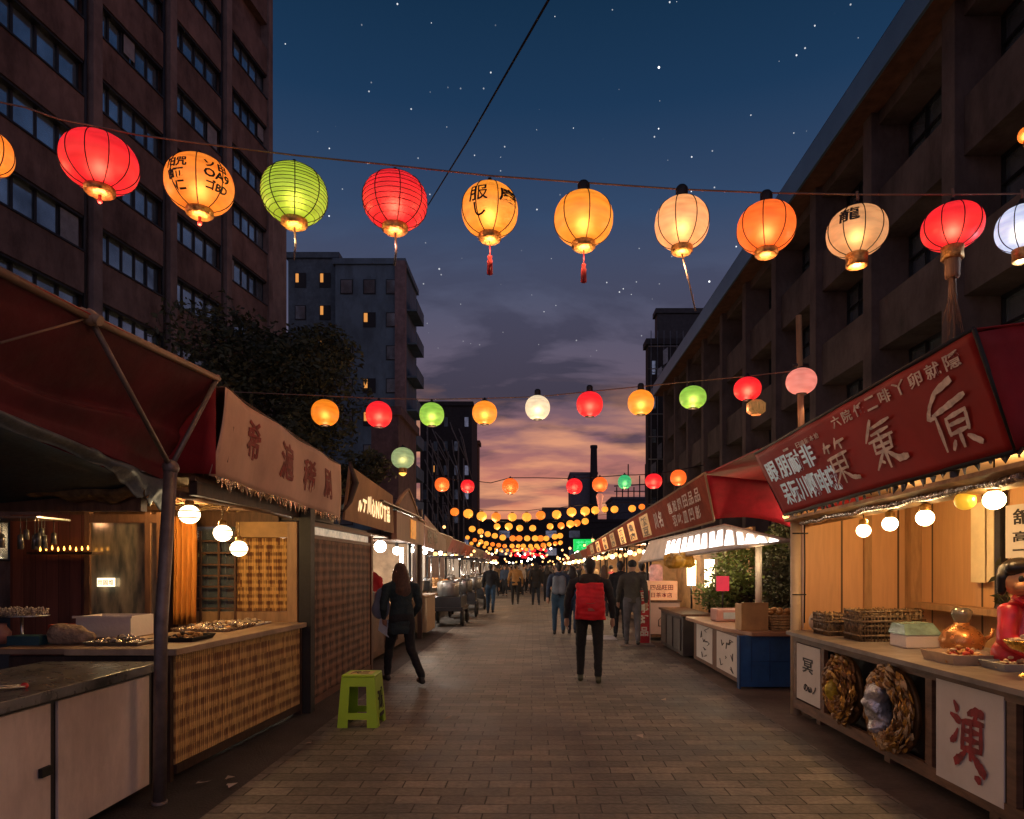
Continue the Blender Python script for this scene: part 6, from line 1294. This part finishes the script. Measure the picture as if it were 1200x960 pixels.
# ---------------------------------------------------------------- people
def clothm(n,c,r=.85): return M('cloth_'+n,c,r,var=.3,scale=6,bump=.3,bscale=40)
skm=M('skin',(.42,.24,.16),.5,var=.1,bump=.05); hairm=M('black_hair',(.014,.010,.009),.45,var=.4,stretch=(30,30,3),bump=.4); hairb=M('brown_hair',(.085,.038,.022),.45,var=.5,stretch=(40,40,3),bump=.5)
def person(label,h=1.7,top=(.02,.02,.025),legs=(.015,.018,.03),hair='short',stride=.16,lean=0,arms=(.12,-.1),vx=.022,coat=0,shoe=(.02,.02,.02),bend=(0,0),fingers=False,w=1.0,turn=0,skirt=0):
    k=h/1.7; t=thing('person',label,'person'); V=lambda x,y,z: Vector((x*k*w,y*k+lean*max(0,z-.9)*k,z*k))
    hipz=.90; sh=1.40; sx=.185
    f=stride
    hipL,hipR=V(-.085,0,hipz),V(.085,0,hipz); kL=V(-.095,f*.75,.50); kR=V(.09,-f*.25,.49); aL=V(-.10,f*.95,.09); aR=V(.09,-f*1.6,.13 if f>.08 else .09)
    r=lambda x:x*k
    # trousers
    tr=MB(); caps(tr,V(-.04,0,.93),V(.04,0,.93),r(.135),r(.135),.85)
    for hp,kn,an in ((hipL,kL,aL),(hipR,kR,aR)): caps(tr,hp,kn,r(.098),r(.072)); caps(tr,kn,an+Vector((0,0,.02)),r(.068),r(.056))
    # jacket
    jk=MB(); caps(jk,V(-.05*coat,0,.93-coat*.22),V(0,.0,1.16),r(.165-.01*coat),r(.16),.72); caps(jk,V(.05*coat,.0,.93-coat*.22),V(0,.0,1.16),r(.165-.01*coat),r(.16),.72); caps(jk,V(0,0,1.14),V(0,-.01,1.31),r(.16),r(.165),.72); caps(jk,V(-.115,-.01,1.375),V(.115,-.01,1.375),r(.092),r(.092),.85); caps(jk,V(0,-.01,1.40),V(0,0,1.48),r(.07),r(.058))
    hands=[]
    for s,ar,bn in ((-1,arms[0],bend[0]),(1,arms[1],bend[1])):
        S_=V(s*sx,-.01,1.37); E_=V(s*(.245+.02*abs(bn)),ar*.6-.02,1.10); W_=V(s*(.25-.14*bn),ar*1.3+.05+.16*bn,.86+.22*bn)
        caps(jk,S_,E_,r(.068),r(.055)); caps(jk,E_,E_.lerp(W_,.9),r(.056),r(.043)); hands.append((s,E_,W_))
    hem=(.93-coat*.22-.05)*k
    # body: head, neck, hands, lower legs
    bd=MB(); hd=V(0,.015,1.60); caps(bd,V(0,0,1.38),V(0,.01,1.53),r(.062),r(.056)); bd.ball(hd,r(.078),r(.098),r(.118),16,12); caps(bd,V(0,.05,1.545),V(0,.075,1.53),r(.045),r(.035))
    ca,sa=cos(turn),sin(turn); fd=lambda x,y,z: V(0,.015,0)+Vector(((x*ca-y*sa)*k,(x*sa+y*ca)*k,z*k))
    caps(bd,fd(0,.098,1.60),fd(0,.112,1.575),r(.014),r(.018))
    for s in (-1,1): bd.ball(fd(s*.08,-.005,1.59),r(.014),r(.024),r(.034),8,6)
    caps(bd,V(0,0,.95),V(0,0,1.3),r(.11),r(.12),.7)
    for hp,kn,an in ((hipL,kL,aL),(hipR,kR,aR)): caps(bd,hp,kn,r(.06),r(.045)); caps(bd,kn,an,r(.045),r(.032)); caps(bd,an,an+V(0,.10,-.045),r(.03),r(.03))
    for s,E_,W_ in hands:
        d=(W_-E_).normalized(); caps(bd,V(s*.185,-.01,1.37),E_,r(.035),r(.035)); caps(bd,E_,W_,r(.034),r(.026)); caps(bd,W_+d*r(.01),W_+d*r(.075),r(.034),r(.036),1)
        if fingers:
            for q in range(4):
                b=W_+d*r(.085)+Vector((0,(q-1.5)*r(.021),0)); L1=r((.040,.046,.043,.034)[q]); m_=b+d*L1+Vector((-s*r(.008),0,0)); e=m_+d*L1*.75+Vector((-s*r(.022),0,0)); caps(bd,b,m_,r(.0105),r(.0098),n=8); caps(bd,m_,e,r(.0098),r(.008),n=8)
            b=W_+d*r(.035)+Vector((0,r(.032),0)); m_=b+d*r(.035)+Vector((-s*r(.012),r(.018),0)); caps(bd,b,m_,r(.013),r(.0115),n=8); caps(bd,m_,m_+d*r(.03)+Vector((-s*r(.012),r(.004),0)),r(.0115),r(.009),n=8)
        else: caps(bd,W_+d*r(.08),W_+d*r(.14)+Vector((-s*r(.02),0,0)),r(.03),r(.016),1)
    fuse(bd,'body',skm,t,vx*.55 if fingers else vx*.8,2)
    fuse(jk,'jacket',clothm('top_%.3f_%.3f_%.3f'%top,top),t,vx,3,.014,zmin=hem); fuse(tr,'trousers',clothm('legs_%.3f_%.3f_%.3f'%legs,legs),t,vx,3,.008)
    for an,s in ((aL,-1),(aR,1)):
        so=MB(); zz=max(.035*k,an.z-.055*k); caps(so,Vector((an.x,an.y-.035*k,zz)),Vector((an.x+s*.012*k,an.y+.14*k,zz-.004)),r(.043),r(.034)); caps(so,Vector((an.x,an.y-.02*k,zz)),Vector((an.x,an.y,an.z+.01)),r(.042),r(.045)); fuse(so,'shoe',clothm('shoe_%.3f'%shoe[0],shoe,.5),t,vx*.8,2)
    ha=MB(); hm=hairm
    c=V(0,.0,1.635)
    if hair=='short': ha.ball(c+Vector((0,-.008,0)),r(.088),r(.102),r(.098),16,12); caps(ha,V(0,-.05,1.60),V(0,-.045,1.545),r(.062),r(.05))
    elif hair in('long','longbrown'):
        ha.ball(c,r(.094),r(.108),r(.102),16,12); caps(ha,V(0,-.03,1.62),V(0,-.075,1.33),r(.10),r(.125),.6); caps(ha,V(0,-.075,1.33),V(0,-.08,1.24),r(.12),r(.09),.5)
        for s in (-1,1): caps(ha,V(s*.075,.0,1.6),V(s*.10,-.03,1.38),r(.035),r(.045))
        hm=hairb if hair=='longbrown' else hairm
    elif hair=='bun': ha.ball(c,r(.09),r(.104),r(.1),16,12); ha.ball(V(0,-.11,1.66),r(.045))
    elif hair=='cap': ha.ball(c+Vector((0,0,.01)),r(.095),r(.11),r(.09),16,12); caps(ha,V(-.05,.08,1.64),V(.05,.08,1.64),r(.03),r(.03)); hm=clothm('cap',(.02,.02,.022))
    elif hair=='hood': ha.ball(c,r(.108),r(.12),r(.118),16,12); caps(ha,V(0,-.03,1.58),V(0,-.05,1.48),r(.10),r(.12),.8); hm=clothm('top_%.3f_%.3f_%.3f'%top,top)
    fuse(ha,'hair' if hair not in('cap','hood') else hair,hm,t,vx*.8,2,.006)
    return t
def at(px,py): 
    Y=EH*F/(py-VY); return ((px-VX)/F*Y,Y,.006)
# man with the red backpack
p1=person('person in black jacket wearing a big red backpack, walking away in mid street',1.70,(.020,.022,.026),(.010,.011,.014),'short',.07,0,(.04,.02),.016,fingers=True,shoe=(.05,.055,.03),w=1.28,turn=-.5)
place(p1,at(691,799),R(-3))
L1=at(691,799)
hd_=MB(); caps(hd_,(-.07,-.08,1.43),(.07,-.08,1.43),.08,.08,.8); caps(hd_,(0,-.11,1.36),(0,-.12,1.32),.10,.07,.7); ho=fuse(hd_,'hood',clothm('hood_dark',(.03,.03,.028)),p1,.016,3,.008)
bp_=thing('backpack','bright red rectangular backpack worn by the person in mid street','backpack',(0,0,0))
def sh(u,v,d):  # rounded box panel
    pass
mb=MB(); prs=[]
for i in range(13):
    z=.88+.50*i/12; ww=.215-.035*(i/12); dd=.10*(sin(pi*min(1,(i+1.2)/14.5))**.5)
    ring=[]
    for k in range(20):
        a=2*pi*k/20; cx_=cos(a); sy_=sin(a); ring.append(Vector((ww*math.copysign(abs(cx_)**.45,cx_),-.175+dd*math.copysign(abs(sy_)**.5,sy_)-.02*sin(pi*i/12),z)))
    prs.append(ring)
vs=[p for r_ in prs for p in r_]; fs=[]
for i in range(12):
    for k in range(20): fs.append((i*20+k,i*20+(k+1)%20,(i+1)*20+(k+1)%20,(i+1)*20+k))
fs.append(tuple(range(20))[::-1]); fs.append(tuple(12*20+k for k in range(20)))
mb.add(vs,fs,True); fuse(mb,'bag_body',M('red_nylon',(.68,.012,.025),.65,var=.25,scale=6,bump=.5,bscale=12),bp_,.014,4,.022)
mb=MB()
for s in (-1,1): mb.path([(s*.11,-.12,1.34),(s*.125,-.09,1.44),(s*.125,.03,1.47),(s*.13,.115,1.36),(s*.14,.13,1.15),(s*.15,.03,1.0)],.02,6)
mb.build('straps',clothm('strap',(.02,.02,.022)),bp_); mb=MB(); mb.path([(-.12,-.285,1.12),(0,-.295,1.10),(.12,-.285,1.12)],.004,5); mb.box(-.03,.06,-.289,-.284,1.0,1.04); mb.build('zip_seam',M('seam',(.35,.08,.06),.5),bp_)
place(bp_,L1,R(-3))
# walking woman
p2=person('person with long brown hair in a dark teal coat, walking away on the left',1.63,(.014,.030,.036),(.010,.011,.014),'longbrown',.30,.09,(-.02,.10),.016,coat=.8,fingers=True,w=1.15,bend=(.3,.3)); place(p2,at(471,800),R(32))
L2_=Vector(at(471,800))
t=thing('shoulder_bag','grey-blue cloth bag at the left side of the long haired person','bag',L2_+Vector((-.30,.0,0))); mb=MB(); caps(mb,L2_+Vector((-.30,.02,1.0)),L2_+Vector((-.27,.02,1.22)),.13,.10,.5); fuse(mb,'bag_cloth',M('bluegrey_cloth',(.16,.20,.27),.8),t,.014,4,.006)
MB().path([L2_+Vector((-.27,.02,1.28)),L2_+Vector((-.16,-.06,1.38)),L2_+Vector((-.14,.06,1.36))],.014,6).build('strap',M('strap_blue',(.1,.13,.18),.8),t)
t=tag(MB().quad(L2_+Vector((-.33,.0,.72)),L2_+Vector((-.18,-.02,.62)),L2_+Vector((-.14,-.02,.84)),L2_+Vector((-.30,.0,.92)),.004).build('paper_sheets',M('pale_blue_paper',(.45,.5,.56),.8)),'pale sheets of paper held low by the long haired person','paper')
# mid distance figures
mids=[('person in a black jacket and blue jeans walking alone on the left',575,719,1.72,(.015,.016,.02),(.03,.07,.13),'short',.12,0,1.05),
 ('person in a tan coat and black trousers, walking away',604,709,1.74,(.28,.15,.05),(.012,.012,.014),'short',.10,.3,1.15),
 ('tall person in a long black coat next to the one in tan',628,709,1.76,(.012,.013,.016),(.012,.02,.035),'hood',.08,.8,1.1),
 ('person in black beside the long black coat',641,705,1.66,(.018,.018,.02),(.02,.02,.025),'long',.08,.2,1),
 ('person in dark blue carrying a grey backpack, left of the red backpack',655,744,1.70,(.03,.05,.09),(.03,.075,.13),'short',.10,0,1.05),
 ('person in a blue jacket just left of the red backpack',671,743,1.60,(.06,.11,.22),(.02,.04,.08),'long',.10,0,1),
 ('person in black close to the right of the red backpack',727,747,1.72,(.012,.013,.018),(.012,.013,.018),'short',.05,.4,1.05),
 ('person in a dark jacket and black cap at the standing red sign',741,757,1.72,(.05,.045,.04),(.09,.085,.10),'cap',.12,.1,1.1),
 ('person in a grey top behind the standing red sign',752,738,1.70,(.08,.07,.065),(.05,.05,.06),'short',.03,.1,1.05),
 ('person in dark red looking at the stalls under the sign band',716,716,1.66,(.25,.03,.03),(.02,.02,.03),'bun',.04,0,1),
 ('person with fair long hair standing beside the red backpack head',708,722,1.64,(.3,.2,.12),(.03,.03,.04),'longbrown',.04,0,1)]
MP=[]
for lb,px,py,h,tp,lg,hr,stv,ct,wd in mids:
    o=person(lb,h,tp,lg,hr,stv,0,(random.uniform(-.1,.15),random.uniform(-.1,.15)),.024,coat=ct,w=wd); place(o,at(px,py),R(random.uniform(-12,12))); MP.append(o)
Lb=Vector(at(655,744)); t=thing('backpack','grey rectangular backpack on the person in dark blue','backpack',Lb); mb=MB(); caps(mb,Lb+Vector((-.07,-.22,1.05)),Lb+Vector((-.07,-.22,1.32)),.10,.09,.8); caps(mb,Lb+Vector((.07,-.22,1.05)),Lb+Vector((.07,-.22,1.32)),.10,.09,.8); fuse(mb,'bag_body',M('grey_nylon',(.16,.19,.23),.7),t,.02,3)
mb=MB()
for s in (-1,1): mb.path([Lb+Vector((s*.1,-.15,1.36)),Lb+Vector((s*.11,0,1.46)),Lb+Vector((s*.12,.12,1.3))],.018,5)
mb.build('straps',clothm('strap',(.02,.02,.022)),t)
# crowd
cl_=[((.02,.02,.025),'black'),((.30,.03,.03),'red'),((.25,.16,.08),'tan'),((.05,.08,.14),'blue'),((.12,.11,.10),'grey'),((.42,.36,.3),'pale')]
cp=[]
for i,(c,n) in enumerate(cl_):
    cp.append((person('person in %s in the far crowd'%n,1.66+.02*i,c,(.02,.022,.03),['short','long','short','longbrown','bun','hood'][i],.08,0,(.08,-.05),.034),n))
usedc=[False]*6; rr=random.Random(77); placed=[]
k=0; tries=0
while k<130 and tries<4000:
    tries+=1
    Y=rr.uniform(27,76) ; x=rr.uniform(-2.4,2.7)
    if Y<38 and x<.9: continue
    if any(abs(x-a)<.5 and abs(Y-b)<.6 for a,b in placed): continue
    placed.append((x,Y)); i=rr.choices(range(6),(6,2,2,2,2,1.2))[0]; o,n=cp[i]; rz=R(rr.choice((0,0,180,180,90,-90))+rr.uniform(-30,30))
    if usedc[i]: dup(o,(x,Y,.006),rz,rr.uniform(.94,1.06),'person in %s in the far crowd'%n,'people in %s in the far crowd'%n)
    else: place(o,(x,Y,.006),rz); o['group']='people in %s in the far crowd'%n; usedc[i]=True
    k+=1
